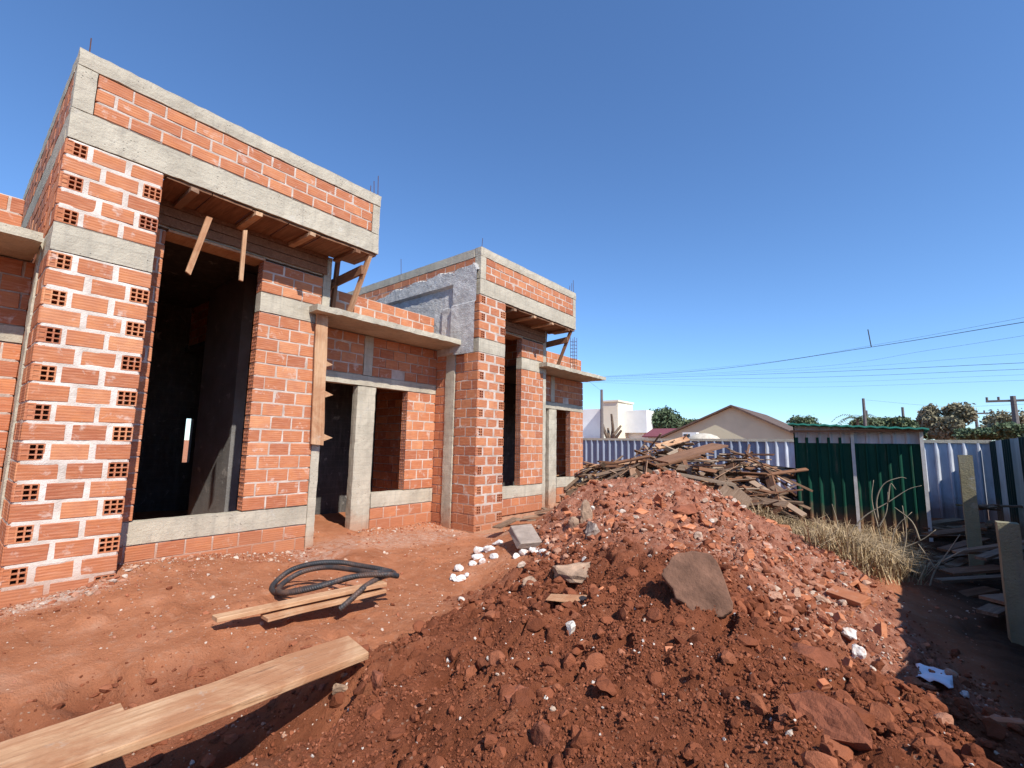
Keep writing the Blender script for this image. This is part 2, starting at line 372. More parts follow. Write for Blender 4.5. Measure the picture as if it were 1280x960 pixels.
def axis(lo, hi, a, b, s0, growth):
    v = [a]; 
    while v[-1] < b: v.append(v[-1]+s0)
    s = s0; 
    while v[-1] < hi: s *= growth; v.append(v[-1]+s)
    s = s0; w = [v[0]]
    while w[-1] > lo: s *= growth; w.append(w[-1]-s)
    return np.array(w[:0:-1]+v)
def ground():
    X = axis(-900, 900, -3.3, .9, .016, 1.022); Y = axis(-300, 1500, .6, 4.6, .018, 1.018)
    gx, gy = np.meshgrid(X, Y); sh = gx.shape; x = gx.ravel(); y = gy.ravel()
    h = height(x, y)
    V = np.stack([x, y, h], 1); idx = np.arange(len(x)).reshape(sh)
    Fq = np.stack([idx[:-1,:-1], idx[:-1,1:], idx[1:,1:], idx[1:,:-1]], -1).reshape(-1, 4)
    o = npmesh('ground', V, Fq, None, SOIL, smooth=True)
    m, ru = masks(x, y)
    trench = sst(-3.65, -3.3, x+.25*fbm(x*3, y*3, 3, 71))*sst(1.8, 1.2, y)*.85 + .6*sst(.7, .2, np.hypot(x+5.3, y-2.85))
    yard = sst(5.5, 8, y)*sst(-6.4, -3.5, x)*(1-m)*.75  # yard soil colour darkened to deepen the shade there
    a = o.data.attributes.new('rubble', 'FLOAT', 'POINT'); a.data.foreach_set('value', np.clip(ru, 0, 1).astype(np.float32))
    a = o.data.attributes.new('moist_shade', 'FLOAT', 'POINT'); a.data.foreach_set('value', np.clip(np.maximum(np.maximum(m, trench), yard), 0, 1).astype(np.float32))
    pale = sst(.28, .05, np.hypot((x+5.12)*1.5, (y-.75)*.62))+.6*sst(.5, .1, np.hypot(x+5.0, y-5.9))+.4*sst(.6, .1, np.abs(x+5.6))*(y > 2.9)*(y < 5.6)
    lit_shd = sst(-.15, .75, x+.25*fbm(x*1.5, y*1.5, 3, 61))*sst(2.0, 4.2, y)*sst(16.2, 15, y)*(1-m)  # dark litter soil; side fence's shade is also put into its colour
    a = o.data.attributes.new('litter_shade', 'FLOAT', 'POINT'); a.data.foreach_set('value', np.clip(lit_shd, 0, 1).astype(np.float32))
    a = o.data.attributes.new('pale', 'FLOAT', 'POINT'); a.data.foreach_set('value', np.clip(pale, 0, 1).astype(np.float32))
    o['kind'] = 'structure'
    return o
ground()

# ------------------------------------------------------------------ brickwork
CH, BH, BL = .1585, .142, .24
class Fr:
    """a wall face: o = lower left corner of the face, u along it, n outward"""
    def __init__(s, o, u, n): s.o, s.u, s.n = Vector(o), Vector(u), Vector(n)
    def p(s, a, z, d): return s.o+s.u*a+Vector((0,0,z))+s.n*d
def quadbox(mb, fr, a0, a1, z0, z1, d0, d1, m, t, skip=(), ch=.004):
    j = lambda: rnd.uniform(-.0018, .0018)
    e = rnd.uniform(-.003, .003)
    i = ch
    vs = [fr.p(a0, z0, d0), fr.p(a1, z0, d0), fr.p(a1, z1, d0), fr.p(a0, z1, d0)]
    A = [(a0+j(), z0+j()), (a1+j(), z0+j()), (a1+j(), z1+j()), (a0+j(), z1+j())]
    vs += [fr.p(a, z, d1-i+e) for a, z in A]
    sg = [(1,1),(-1,1),(-1,-1),(1,-1)]
    vs += [fr.p(a+sx*i, z+sz*i, d1+e) for (a, z), (sx, sz) in zip(A, sg)]
    fs = [(3,2,1,0)]
    for k in range(4):
        q = (k+1) % 4
        if k not in skip: fs.append((k, q, 4+q, 4+k))
        fs.append((4+k, 4+q, 8+q, 8+k))
    fs.append((8,9,10,11))
    mb.add(vs, fs, m, t)
def holes(mb, P, A, B, N, m, t, depth=.095):
    """face at corner P spanned by A x B, outward N, with nine square cores going in"""
    cuts = [0, .085, .325, .385, .625, .685, .925, 1]
    cuts = [0, .07, .30, .38, .62, .70, .93, 1]
    for i in range(7):
        for k in range(7):
            c = [P+A*cuts[i]+B*cuts[k], P+A*cuts[i+1]+B*cuts[k], P+A*cuts[i+1]+B*cuts[k+1], P+A*cuts[i]+B*cuts[k+1]]
            if i % 2 and k % 2:
                q = [v-N*depth for v in c]
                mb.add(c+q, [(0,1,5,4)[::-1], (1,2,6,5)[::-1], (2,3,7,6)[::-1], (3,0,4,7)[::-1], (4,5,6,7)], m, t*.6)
            else: mb.add(c, [(0,1,2,3)], m, t)
def run_course(i, L, first=None, bl=BL, mj=.015):
    out = []; a = 0; k = 0
    first = first if first is not None else (bl if i % 2 == 0 else bl*.5)
    while a < L-.03:
        w = (first if k == 0 else bl)*rnd.uniform(.97, 1.03)
        e = min(a+w, L)
        if L-e < .05: e = L
        out.append((a, e, 'b')); a = e+mj*rnd.uniform(.7, 1.5); k += 1
    return out
def brickwall(mb, fr, L, z0, z1, t, ch=CH, pattern=None, res=.025, endh=False, back=True, anchor='top', grid=True, gap=None, hj=.0165):
    """bricks (material 0) standing in mortar (material 1)"""
    n = max(1, round((z1-z0)/ch)); c = (z1-z0)/n; bh = c-hj
    rects = []
    for i in range(n):
        zb = z1-(i+1)*c+.008 if anchor == 'top' else z0+i*c+.008
        cs = pattern(i, L) if pattern else run_course(i, L)
        for (a, e, kd) in cs:
            if gap and gap(a, e, zb, zb+bh): continue
            tn = min(1, max(0, rnd.gauss(.5, .2)))
            w = (rnd.uniform(-.002, .002))
            if kd == 'h':
                P = fr.p(a, zb, 0); A = fr.u*(e-a); B = Vector((0,0,bh)); N = fr.n
                holes(mb, P, A, B, N, 0, tn)
                vs = [fr.p(a,zb,0), fr.p(e,zb,0), fr.p(e,zb+bh,0), fr.p(a,zb+bh,0), fr.p(a,zb,-t), fr.p(e,zb,-t), fr.p(e,zb+bh,-t), fr.p(a,zb+bh,-t)]
                mb.add(vs, [(4,5,1,0),(5,6,2,1),(6,7,3,2),(7,4,0,3),(7,6,5,4)], 0, tn)
            else:
                sk = ()
                if endh and a < .01:
                    holes(mb, fr.p(a, zb, -t+.004), fr.n*(t-.008), Vector((0,0,bh)), -fr.u, 0, tn, .07); sk = (3,)
                quadbox(mb, fr, a, e, zb+w, zb+bh+w, -t, 0, 0, tn, skip=sk)
            rects.append((a, e, zb, zb+bh, kd == 'h'))
    # mortar: a core and a ragged front skin
    e = .008
    cd = -.10 if pattern else -.014
    if pattern:
        for a0, a1 in ((.003, .008), (L-.008, L-.003)):
            vs = [fr.p(a, z, d) for d in (-.11, -.014) for (a, z) in ((a0,z0),(a1,z0),(a1,z1),(a0,z1))]
            mb.add(vs, [(3,2,1,0),(4,5,6,7),(0,1,5,4),(1,2,6,5),(2,3,7,6),(3,0,4,7)], 1, .5)
    vs = [fr.p(a, z, d) for d in (-t+.006, cd) for (a, z) in ((e,z0),(L-e,z0),(L-e,z1),(e,z1))]
    mb.add(vs, [(3,2,1,0),(4,5,6,7),(0,1,5,4),(1,2,6,5),(2,3,7,6),(3,0,4,7)], 1, .5)
    if grid:
        na = max(2, int(L/res)); nz = max(2, int((z1-z0)/res))
        a = np.linspace(.004, L-.004, na+1); z = np.linspace(z0, z1, nz+1); ga, gz = np.meshgrid(a, z); fa, fz = ga.ravel(), gz.ravel()
        dep = np.full(fa.shape, -1.0)
        deep = np.zeros(fa.shape, bool)
        for (p, q, r, s, hh) in rects:
            m = (fa > p) & (fa < q) & (fz > r) & (fz < s)
            if hh: deep |= (fa > p+.007) & (fa < q-.007) & (fz > r+.007) & (fz < s-.007)
            if m.any(): dep[m] = np.maximum(dep[m], np.minimum(np.minimum(fa[m]-p, q-fa[m]), np.minimum(fz[m]-r, s-fz[m])))
        off = rnd.uniform(0, 50)
        nn = fbm(fa*9+off, fz*9+off, 4, 31); n2 = fbm(fa*2.5+off, fz*2.5-off, 2, 33)
        d = -.0025+.005*nn+.004*n2 - .40*np.clip(dep-.004, 0, .03)
        d = np.where(deep, -.098, d)
        edge = (ga == a[0]) | (ga == a[-1]) | (gz == z[0]) | (gz == z[-1])
        d = np.where(edge.ravel(), -.014, d)
        base = len(mb.v)
        o, u, nv = fr.o, fr.u, fr.n
        X = o.x+u.x*fa+nv.x*d; Y = o.y+u.y*fa+nv.y*d; Z = o.z+fz
        mb.v += list(zip(X.tolist(), Y.tolist(), Z.tolist()))
        w = na+1
        for j in range(nz):
            for i in range(na):
                b = base+j*w+i; mb.f.append((b, b+1, b+1+w, b+w)); mb.m.append(1); mb.t.append(.5)
def concrete(x0, x1, y0, y1, z0, z1, res=.07, amp=.005):
    amp *= .6
    """a cast member with slightly uneven faces and worn arrises"""
    mb = MB()
    ns = [max(1, int(round((b-a)/res))) for a, b in ((x0,x1),(y0,y1),(z0,z1))]
    if max(ns) > 60: ns = [max(1, int(n*60/max(ns))) for n in ns]
    lo = (x0,y0,z0); hi = (x1,y1,z1); ids = {}
    def vid(i, j, k):
        if (i, j, k) not in ids:
            q = [lo[c]+(hi[c]-lo[c])*v/ns[c] for c, v in enumerate((i, j, k))]
            nb = sum(v in (0, ns[c]) for c, v in enumerate((i, j, k)))
            for c, v in enumerate((i, j, k)):
                if v in (0, ns[c]):
                    s = 1 if v == 0 else -1
                    q[c] += s*(rnd.uniform(0, amp)+(rnd.uniform(0, amp*1.5) if nb > 1 else 0))
            ids[(i, j, k)] = len(mb.v); mb.v.append(tuple(q))
        return ids[(i, j, k)]
    def face(f): mb.f.append(f); mb.m.append(0); mb.t.append(.5)
    nx, ny, nz = ns
    for i in range(nx):
        for j in range(ny):
            face((vid(i,j,0), vid(i,j+1,0), vid(i+1,j+1,0), vid(i+1,j,0))); face((vid(i,j,nz), vid(i+1,j,nz), vid(i+1,j+1,nz), vid(i,j+1,nz)))
    for i in range(nx):
        for k in range(nz):
            face((vid(i,0,k), vid(i+1,0,k), vid(i+1,0,k+1), vid(i,0,k+1))); face((vid(i,ny,k), vid(i,ny,k+1), vid(i+1,ny,k+1), vid(i+1,ny,k)))
    for j in range(ny):
        for k in range(nz):
            face((vid(0,j,k), vid(0,j,k+1), vid(0,j+1,k+1), vid(0,j+1,k))); face((vid(nx,j,k), vid(nx,j+1,k), vid(nx,j+1,k+1), vid(nx,j,k+1)))
    return mb
def pillar_pat(i, L):
    w = (.142, .036, .232, .042, .24); j = lambda: rnd.uniform(-.006, .006)
    s = L/sum(w); c = [(0, .142*s, 'h'), (.178*s+j(), .41*s+j(), 'b'), (.452*s+j(), L, 'b')]
    if i % 2: c = [(L-e, L-a, kd) for a, e, kd in c][::-1]
    return c

def house(y0, label, seed, roughcast):
    rnd.seed(seed)
    H = empty('brick_house', (-5.3, y0, -.1), label, 'house', 'unfinished brick houses in a row')
    o = (-5.3, y0, -.1)
    UY, NX, UX, NY = (0,1,0), (1,0,0), (1,0,0), (0,-1,0)
    BM = [BRICK, MORTAR_THIN]
    def P(mb, name, mats=CONC): return mb.build(name, mats, H, off=None if False else o) if False else fix(mb, name, mats)
    def fix(mb, name, mats):
        ob = mb.build(name, mats, None); ob.parent = H
        ob.matrix_parent_inverse = Matrix.Translation(H.location).inverted(); return ob
    # front pillar: lower shaft, tie beam, upper shaft
    mb = MB()
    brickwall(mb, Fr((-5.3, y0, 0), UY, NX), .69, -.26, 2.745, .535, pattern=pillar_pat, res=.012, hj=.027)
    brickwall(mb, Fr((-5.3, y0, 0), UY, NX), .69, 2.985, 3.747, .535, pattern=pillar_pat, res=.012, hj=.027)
    P(mb, 'front_pillar', [BRICK, MORTAR] if not roughcast else BM)
    P(concrete(-5.838, -5.297, y0-.003, y0+.693, 2.745, 2.985), 'tie_beam')
    P(concrete(-5.82, -5.285, y0-.012, y0+.70, -.6, -.2), 'pillar_footing')
    # big front beam, parapet bricks, corner stubs and capping
    P(concrete(-5.45, -5.295, y0-.004, y0+3.13, 3.75, 4.03, amp=.007), 'front_beam')
    mb = MB(); brickwall(mb, Fr((-5.3, y0+.145, 0), UY, NX), 2.86, 4.034, 4.432, .14, ch=.133, res=.018); 
    P(mb, 'parapet_wall', BM)
    P(concrete(-5.44, -5.296, y0-.002, y0+.142, 4.03, 4.436), 'corner_stub')
    P(concrete(-5.44, -5.298, y0+3.01, y0+3.127, 4.03, 4.436), 'corner_stub')
    P(concrete(-5.45, -5.293, y0-.005, y0+3.132, 4.436, 4.6, amp=.008), 'capping_beam')
    # left side wall of the house: bricks, column, ring beam, capping
    X1 = -10.6
    mb = MB()
    brickwall(mb, Fr((-5.836, y0-.001, 0), (-1,0,0), NY), 0.0+.001, 0, .02, .1, grid=False) if False else None
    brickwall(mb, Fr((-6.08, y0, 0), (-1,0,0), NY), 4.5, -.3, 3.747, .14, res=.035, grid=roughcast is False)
    brickwall(mb, Fr((-5.45, y0, 0), (-1,0,0), NY), 5.13, 4.034, 4.432, .14, ch=.133, res=.03)
    brickwall(mb, Fr((-5.845, y0, 0), (-1,0,0), NY), .22, 2.99, 3.747, .14, grid=False)
    # bricks of the pillar flank
    brickwall(mb, Fr((-5.304, y0-.006, 0), (-1,0,0), NY), .50, -.26, 2.74, .06, res=.03)
    brickwall(mb, Fr((-5.304, y0-.006, 0), (-1,0,0), NY), .50, 2.99, 3.745, .06, res=.03)
    P(mb, 'side_wall', BM)
    P(concrete(-6.075, -5.842, y0-.022, y0+.14, -.3, 2.99, amp=.008), 'side_column')
    P(concrete(X1, -5.453, y0-.003, y0+.14, 3.75, 4.032), 'ring_beam')
    P(concrete(X1, -5.453, y0-.005, y0+.145, 4.434, 4.595), 'capping_beam')
    if roughcast:
        x = np.arange(-10.5, -5.31, .022); z = np.arange(2.72, 4.40, .022); gx, gz = np.meshgrid(x, z); fx, fz = gx.ravel(), gz.ravel()
        top = 4.33-.05*(-5.3-fx)-.12*sst(-5.42, -5.30, fx)+.10*fbm(fx*3, fx*0+2, 4, 3)
        low = np.where(fx > -5.82, 2.62+.15*fbm(fx*6, fx*0+9, 3, 4), 2.76)
        th = .014+.05*np.maximum(sst(3.985, 4.005, fz), sst(-5.93, -5.91, fx))+.03*sst(-6.22, -6.2, fx)*sst(3.62, 3.60, fz)
        th = th + .007*fbm(fx*14, fz*14, 4, 8)+.005*fbm(fx*4, fz*4, 3, 18)
        th = np.where((fz > top) | (fz < low) | (fx > -5.32), -.012, th)
        V = np.stack([fx, y0-.002-th, fz], 1); idx = np.arange(len(fx)).reshape(gx.shape)
        Fq = np.stack([idx[:-1,:-1], idx[:-1,1:], idx[1:,1:], idx[1:,:-1]], -1).reshape(-1, 4)
        ob = npmesh('roughcast_coat', V, Fq, None, ROUGH); ob.parent = H; ob.matrix_parent_inverse = Matrix.Translation(H.location).inverted()
    # window wall behind the pillar
    XW, XD, t = -5.85, -6.33, .14
    mb = MB(); brickwall(mb, Fr((XW, y0+.60, 0), UY, NX), .285, .385, 3.40, t); P(mb, 'window_jamb_wall', BM)
    mb = MB(); brickwall(mb, Fr((XW, y0+.60, 0), UY, NX), 2.06, -.16, .158, t); P(mb, 'window_breast_wall', BM)
    P(concrete(XW-t-.004, XW+.005, y0+.60, y0+2.664, .16, .383), 'sill_beam')
    mb = MB(); brickwall(mb, Fr((XW, y0+1.885, 0), UY, NX), .775, .386, 2.755, t, endh=True)
    brickwall(mb, Fr((XW, y0+1.885, 0), UY, NX), .775, 3.0, 3.40, t, endh=True); P(mb, 'window_pier', BM)
    P(concrete(XW-t-.004, XW+.004, y0+1.883, y0+2.662, 2.757, 2.998), 'tie_beam')
    P(concrete(XW-t-.01, XW-.004, y0+2.666, y0+2.785, -.3, 3.72, amp=.007), 'jamb_column')
    P(concrete(XW-t-.2, XW-.012, y0+.60, y0+2.664, 3.43, 3.745), 'lintel')
    P(concrete(XW-t-.03, XW+.03, y0+.62, y0+2.78, -.6, -.165, res=.1, amp=.02), 'footing_beam')
    P(concrete(XD-t-.03, XD+.03, y0+3.6, y0+5.17, -.6, -.17, res=.1, amp=.02), 'footing_beam')
    # short return wall to the door
    mb = MB(); brickwall(mb, Fr((-6.47, y0+2.78, 0), UX, (0,1,0)), .47, -.3, 2.86, .11, grid=False); P(mb, 'return_wall', BM)
    # door wall
    XD = -6.33
    P(concrete(XD-t, XD+.004, y0+3.59, y0+3.925, -.35, 2.066, amp=.009), 'door_column')
    mb = MB(); brickwall(mb, Fr((XD, y0+3.93, 0), UY, NX), 1.245, -.165, .188, t); P(mb, 'window_breast_wall', BM)
    P(concrete(XD-t-.004, XD+.005, y0+3.93, y0+5.178, .19, .42), 'sill_beam')
    mb = MB(); brickwall(mb, Fr((XD, y0+4.555, 0), UY, NX), .62, .422, 2.066, t, endh=True); P(mb, 'window_pier', BM)
    P(concrete(XD-t-.004, XD+.006, y0+2.78, y0+5.178, 2.068, 2.23), 'lintel')
    mb = MB()
    hole = lambda a, e, zl, zh: (a < 4.27-2.78 < e+.02) and zl < 2.33 < zh+.02
    brickwall(mb, Fr((XD, y0+2.78, 0), UY, NX), .885, 2.232, 2.868, t)
    brickwall(mb, Fr((XD, y0+3.835, 0), UY, NX), 1.343, 2.232, 2.868, t, gap=lambda a, e, zl, zh: a < .44 < e and zl < 2.33 < zh, grid=False); P(mb, 'transom_wall', BM)
    P(concrete(XD-t, XD+.008, y0+3.668, y0+3.832, 2.232, 2.868), 'transom_post')
    # canopy slab and the low brick upstand on it
    P(concrete(-6.47, -5.62, y0+2.485, y0+5.165, 2.872, 2.97, amp=.011), 'canopy')
    mb = MB(); brickwall(mb, Fr((-6.30, y0+2.9, 0), UY, NX), 2.15, 2.973, 3.45, t); P(mb, 'canopy_upstand', BM)
    # inside and back of the shell
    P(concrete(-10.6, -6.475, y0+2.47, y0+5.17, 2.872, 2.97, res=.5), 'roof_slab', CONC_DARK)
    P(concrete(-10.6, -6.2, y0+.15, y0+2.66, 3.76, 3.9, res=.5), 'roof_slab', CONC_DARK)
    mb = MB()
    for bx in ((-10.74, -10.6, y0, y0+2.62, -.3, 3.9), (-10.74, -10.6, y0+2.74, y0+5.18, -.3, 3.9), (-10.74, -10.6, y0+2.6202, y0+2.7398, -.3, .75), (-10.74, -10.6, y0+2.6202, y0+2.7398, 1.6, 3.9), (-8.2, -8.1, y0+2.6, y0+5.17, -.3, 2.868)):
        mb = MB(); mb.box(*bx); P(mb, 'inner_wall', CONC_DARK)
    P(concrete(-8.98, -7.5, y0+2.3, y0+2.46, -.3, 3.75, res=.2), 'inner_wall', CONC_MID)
    mb = MB(); brickwall(mb, Fr((-10.6, y0+2.66, 0), UX, (0,1,0)), 4.60, 2.973, 4.43, .14, grid=False); P(mb, 'upper_wall', BM)
    P(concrete(X1, -6.0, y0+2.52, y0+2.665, 4.434, 4.595, res=.3), 'capping_beam')
    # far gable end
    mb = MB(); brickwall(mb, Fr((-10.6, y0+5.178, 0), UX, (0,1,0)), 4.13, -.3, 2.866, .13, grid=False) if roughcast else None
    if roughcast: P(mb, 'end_wall', BM)
    # formwork boards still under the beam
    for k in range(6):
        mb = MB(); ya = y0+.72+k*.40; 
        mb.obox((-5.585, ya+.195, 3.728+rnd.uniform(-.006,.006)), (.26,0,0), (0,.195,rnd.uniform(-.004,.004)), (0,0,.012), 0, rnd.uniform(.3,.6), .004)
        P(mb, 'formwork_board', OLDW)
    for k in range(4):
        mb = MB(); ya = y0+.95+k*.62
        mb.obox((-5.56, ya, 3.69), (.275,0,0), (0,.035,0), (0,0,.022), 0, .5 if k % 2 else .8, .004); P(mb, 'soffit_batten', FRESH if k in (1, 2) else OLDW)
    mb = MB(); mb.obox((-5.99, y0+1.40, 3.405), (.15,0,0), (0,.50,0), (0,0,.014), 0, .7, .003); P(mb, 'lintel_board', FRESH)
    for k in range(3):
        mb = MB(); mb.obox((-5.838, y0+1.72, 3.50+k*.105), (0,.98,0), (0,0,.048), (.008,0,0), 0, rnd.uniform(.2,.5), .003); P(mb, 'lintel_board', OLDW)
    # starter bars
    for (xx, yy, zz, hh) in ((-5.37, 3.06, 4.6, .22), (-5.34, 3.10, 4.6, .30), (-5.41, 3.02, 4.6, .16), (-5.36, .07, 4.6, .18), (-7.6, .07, 4.6, .35)):
        mb = MB(); mb.tube([(xx, y0+yy, zz-.05), (xx+rnd.uniform(-.02,.02), y0+yy+rnd.uniform(-.02,.02), zz+hh)], .005, 5); P(mb, 'rebar', RUST)
    return H
house(-4.74, 'leftmost brick house, cut off by the left edge of the photo', 3, False)
house(.44, 'nearest brick house, with the tall white-jointed pillar and dark window opening', 5, False)
house(5.62, 'farther brick house with grey roughcast upper side wall, beyond the concrete canopy', 9, True)

# ------------------------------------------------------------------ soil clods and pebbles (too many to count)
rnd.seed(21); rng = np.random.default_rng(4)
def ico_rocks(n, sub=1):
    import bmesh
    out = []
    for i in range(n):
        bm = bmesh.new(); bmesh.ops.create_icosphere(bm, subdivisions=sub, radius=1)
        v = np.array([q.co[:] for q in bm.verts]); f = np.array([[q.index for q in p.verts] for p in bm.faces]); bm.free()
        for k in range(7):      # chip it with planes
            nrm = rng.normal(size=3); nrm /= np.linalg.norm(nrm); d = rng.uniform(.45, .8)
            e = v@nrm-d; v = v-np.clip(e, 0, None)[:, None]*nrm
        v = v*rng.uniform(.65, 1.15, 3)*(1+rng.normal(0, .05, (len(v), 1)))
        out.append((v, f))
    return out
ROCKS = ico_rocks(12, 2); SMALL = ico_rocks(10, 1)
def rotm(n):
    q = rng.normal(size=(n, 4)); q /= np.linalg.norm(q, axis=1)[:, None]; w, x, y, z = q.T
    return np.stack([1-2*(y*y+z*z), 2*(x*y-z*w), 2*(x*z+y*w), 2*(x*y+z*w), 1-2*(x*x+z*z), 2*(y*z-x*w), 2*(x*z-y*w), 2*(y*z+x*w), 1-2*(x*x+y*y)], 1).reshape(n, 3, 3)
def scatter(name, xs, ys, sz, tint, protos, mat, sink=.25, flat=1.0, smooth=False):
    zs = height(xs, ys); n = len(xs); M = rotm(n); Vs, Fs, Ts = [], [], []; b = 0
    pick = rng.integers(0, len(protos), n)
    for k, (v, f) in enumerate(protos):
        I = np.where(pick == k)[0]
        if not len(I): continue
        w = np.einsum('nij,vj->nvi', M[I], v)*sz[I][:, None, None]
        w[:, :, 2] *= flat
        w += np.stack([xs[I], ys[I], zs[I]+sz[I]*(.5-sink)*flat], 1)[:, None, :]
        Vs.append(w.reshape(-1, 3)); Fs.append((f[None]+(np.arange(len(I))*len(v))[:, None, None]+b).reshape(-1, 3)); b += len(I)*len(v)
        Ts.append(np.repeat(tint[I], len(f)))
    return npmesh(name, np.concatenate(Vs), np.concatenate(Fs), np.concatenate(Ts), mat, smooth=smooth)
def polar(n, d0, d1, a0, a1, p=1.0):
    d = d0*(d1/d0)**(rng.random(n)**p); a = np.radians(rng.uniform(a0, a1, n)); return d*np.sin(a), d*np.cos(a), d
# coarse and fine clods of the heap
x, y, d = polar(120000, 1.0, 8.5, -66, 18)
m, ru = masks(x, y); g = sst(.28, .72, vnoise(x*2.4, y*2.4, 50)*.6+vnoise(x*6, y*6, 52)*.4)
keep = rng.random(len(x)) < m*(.30+.9*g); x, y, d, ru = x[keep], y[keep], d[keep], ru[keep]
sz = np.clip(.0034*d**.6*(1+rng.pareto(1.9, len(x))), .0025, .05)
tn = np.where(rng.random(len(x)) < ru*.75+.02, rng.uniform(.6, .97, len(x)), rng.uniform(0, .55, len(x)))
tn = np.where(rng.random(len(x)) < .012, 1.0, tn)
kp = (sz < .013) | (rng.random(len(x)) < (.13+.6*sst(.45, .8, vnoise(x*1.6+4, y*1.6, 57)))); x, y, d, sz, tn = x[kp], y[kp], d[kp], sz[kp], tn[kp]
big = sz > .02
o = scatter('soil_clods', x[~big], y[~big], sz[~big], tn[~big], SMALL, CLOD, .3); tag(o, 'small clods of dark red soil and crumbs of brick covering the heap', 'soil clods', kind='stuff')
o = scatter('soil_lumps', x[big], y[big], sz[big], tn[big], ROCKS, CLOD, .3, .85); tag(o, 'larger lumps of dug red soil lying all over the heap', 'soil lumps', kind='stuff')
# loose lumps on the dug edge by the plank and pale droppings along the walls
x = rng.uniform(-3.9, -2.3, 9000); y = rng.uniform(-.6, 2.0, 9000); k_ = sst(-3.65, -3.3, x+.25*fbm(x*3, y*3, 3, 71))*sst(1.8, 1.3, y); keep = rng.random(9000) < k_*vnoise(x*3, y*3, 14)*.8; x, y = x[keep], y[keep]
sz = np.clip(.0045*(1+rng.pareto(1.7, len(x))), .003, .05); o = scatter('dug_soil', x, y, sz, rng.uniform(.05, .66, len(x)), SMALL, CLOD, .35, .8); tag(o, 'loose crumbs of dug earth along the hollow by the planks', 'loose earth', kind='stuff')
x = np.concatenate([-5.25+rng.exponential(.16, 900)*.8, -5.8+rng.exponential(.2, 1500), -6.25+rng.exponential(.25, 1200)]); y = np.concatenate([rng.uniform(.2, 1.2, 900), rng.uniform(1.2, 3.2, 1500), rng.uniform(3.9, 5.6, 1200)])
sz = np.clip(.004*(1+rng.pareto(2.0, len(x))), .003, .035); o = scatter('mortar_droppings', x, y, sz, rng.choice([.5, .7, .86, .92, .96], len(x)), SMALL, CLOD, .35, .7); tag(o, 'pale crumbs of mortar and brick fallen along the foot of the walls', 'mortar crumbs', kind='stuff')
# pale crumbs trodden into the yard
x, y, d = polar(9000, 1.6, 9, -88, 5); m, ru = masks(x, y)
keep = (m < .4) & (x > -6.4) & (rng.random(len(x)) < .2+vnoise(x*1.8, y*1.8, 60)); x, y, d = x[keep], y[keep], d[keep]
sz = np.clip(.0028*d**.5*(1+rng.pareto(2.6, len(x))), .002, .03); tn = rng.choice([.3, .5, .66, .8, .88, .92, .96], len(x))
o = scatter('yard_pebbles', x, y, sz, tn, SMALL, CLOD, .3, .8); tag(o, 'pale crumbs and pebbles trodden into the red earth yard', 'pebbles', kind='stuff')

# ------------------------------------------------------------------ single stones, lumps and pieces
_w = NT('white_plaster', .92, .1); _c = _w.ramp(_w.noise(8, 6), [(.3, (.62,.59,.55)), (.7, (.80,.78,.75))])
_c = _w.mix(_w.ramp(_w.noise(14, 6, .7), [(.5, 0.), (.66, .75)]), _c, (.42,.22,.14)); _w.col(_c); _w.bump(_w.noise(50, 5, .7), .6, .01); WHITE = _w.m
PALE = m_simple('pale_mortar_lump', (.37,.245,.165), .95, .4, 9, .8)
FLAG = m_simple('soil_stained_slab', (.17,.088,.056), .95, .45, 7, 1.0)
LUMP = m_simple('soil_lump', (.24,.08,.042), .97, .3, 9, .9)
GREYC = m_simple('grey_concrete_lump', (.34,.27,.22), .95, .25, 8, .7)
def lump(name, loc, r, mat, label, cat, group=None, sc=(1,1,1), seed=None, sub=3):
    v, f = ico_rocks(1, sub)[0]
    v = v*np.array(sc)*r
    v = v + .06*r*np.stack([fbm(v[:,0]*3/r+k*5, v[:,1]*3/r+v[:,2]*2/r, 3, k) for k in range(3)], 1)
    a = rng.uniform(0, 6.28); c, s = math.cos(a), math.sin(a)
    v = v@np.array([[c, s, 0], [-s, c, 0], [0, 0, 1]])
    o = npmesh(name, v, f, np.full(len(f), .5), mat, smooth=False); o.location = loc
    return tag(o, label, cat, group)
def gnd(px, py, lift=0.0):
    """march the pixel's ray to the ground"""
    d = ray(px, py); d = d/math.hypot(d[0], d[1]); D = np.arange(1.0, 14, .02)
    hh = height(d[0]*D, d[1]*D, False); below = np.where(CAMZ+d[2]*D < hh)[0]
    k = D[below[0]] if len(below) else 10
    return Vector((d[0]*k, d[1]*k, hz(d[0]*k, d[1]*k)+lift))
def slab(name, c, ax, ay, az, mat, label, cat, group=None, n=7, rough=.12, bev=.004):
    """an irregular flat piece: a jittered polygon with thickness"""
    c, ax, ay, az = Vector(c), Vector(ax), Vector(ay), Vector(az); mb = MB(); P = []
    for i in range(n):
        a = 2*math.pi*i/n+rnd.uniform(-.25, .25); k = 1+rnd.uniform(-rough, rough)*2; P.append(ax*math.cos(a)*k+ay*math.sin(a)*k)
    vs = [c+p-az for p in P]+[c+p*rnd.uniform(.9, 1)+az for p in P]
    mb.add(vs, [tuple(range(n))[::-1], tuple(range(n, 2*n))]+[(i, (i+1) % n, n+(i+1) % n, n+i) for i in range(n)])
    o = mb.build(name, mat, bevel=bev, off=tuple(c)); return tag(o, label, cat, group)
p = gnd(870, 752); up = Vector((.30, -.72, .62)).normalized(); sx = Vector((.93, .36, .0)).normalized(); sy = up.cross(sx)
mb = MB(); out = [(-.175,.02),(-.16,.06),(-.09,.16),(-.02,.172),(.08,.175),(.125,.12),(.175,-.07),(.165,-.14),(.12,-.175),(-.02,-.17),(-.10,-.10)]
o2 = []
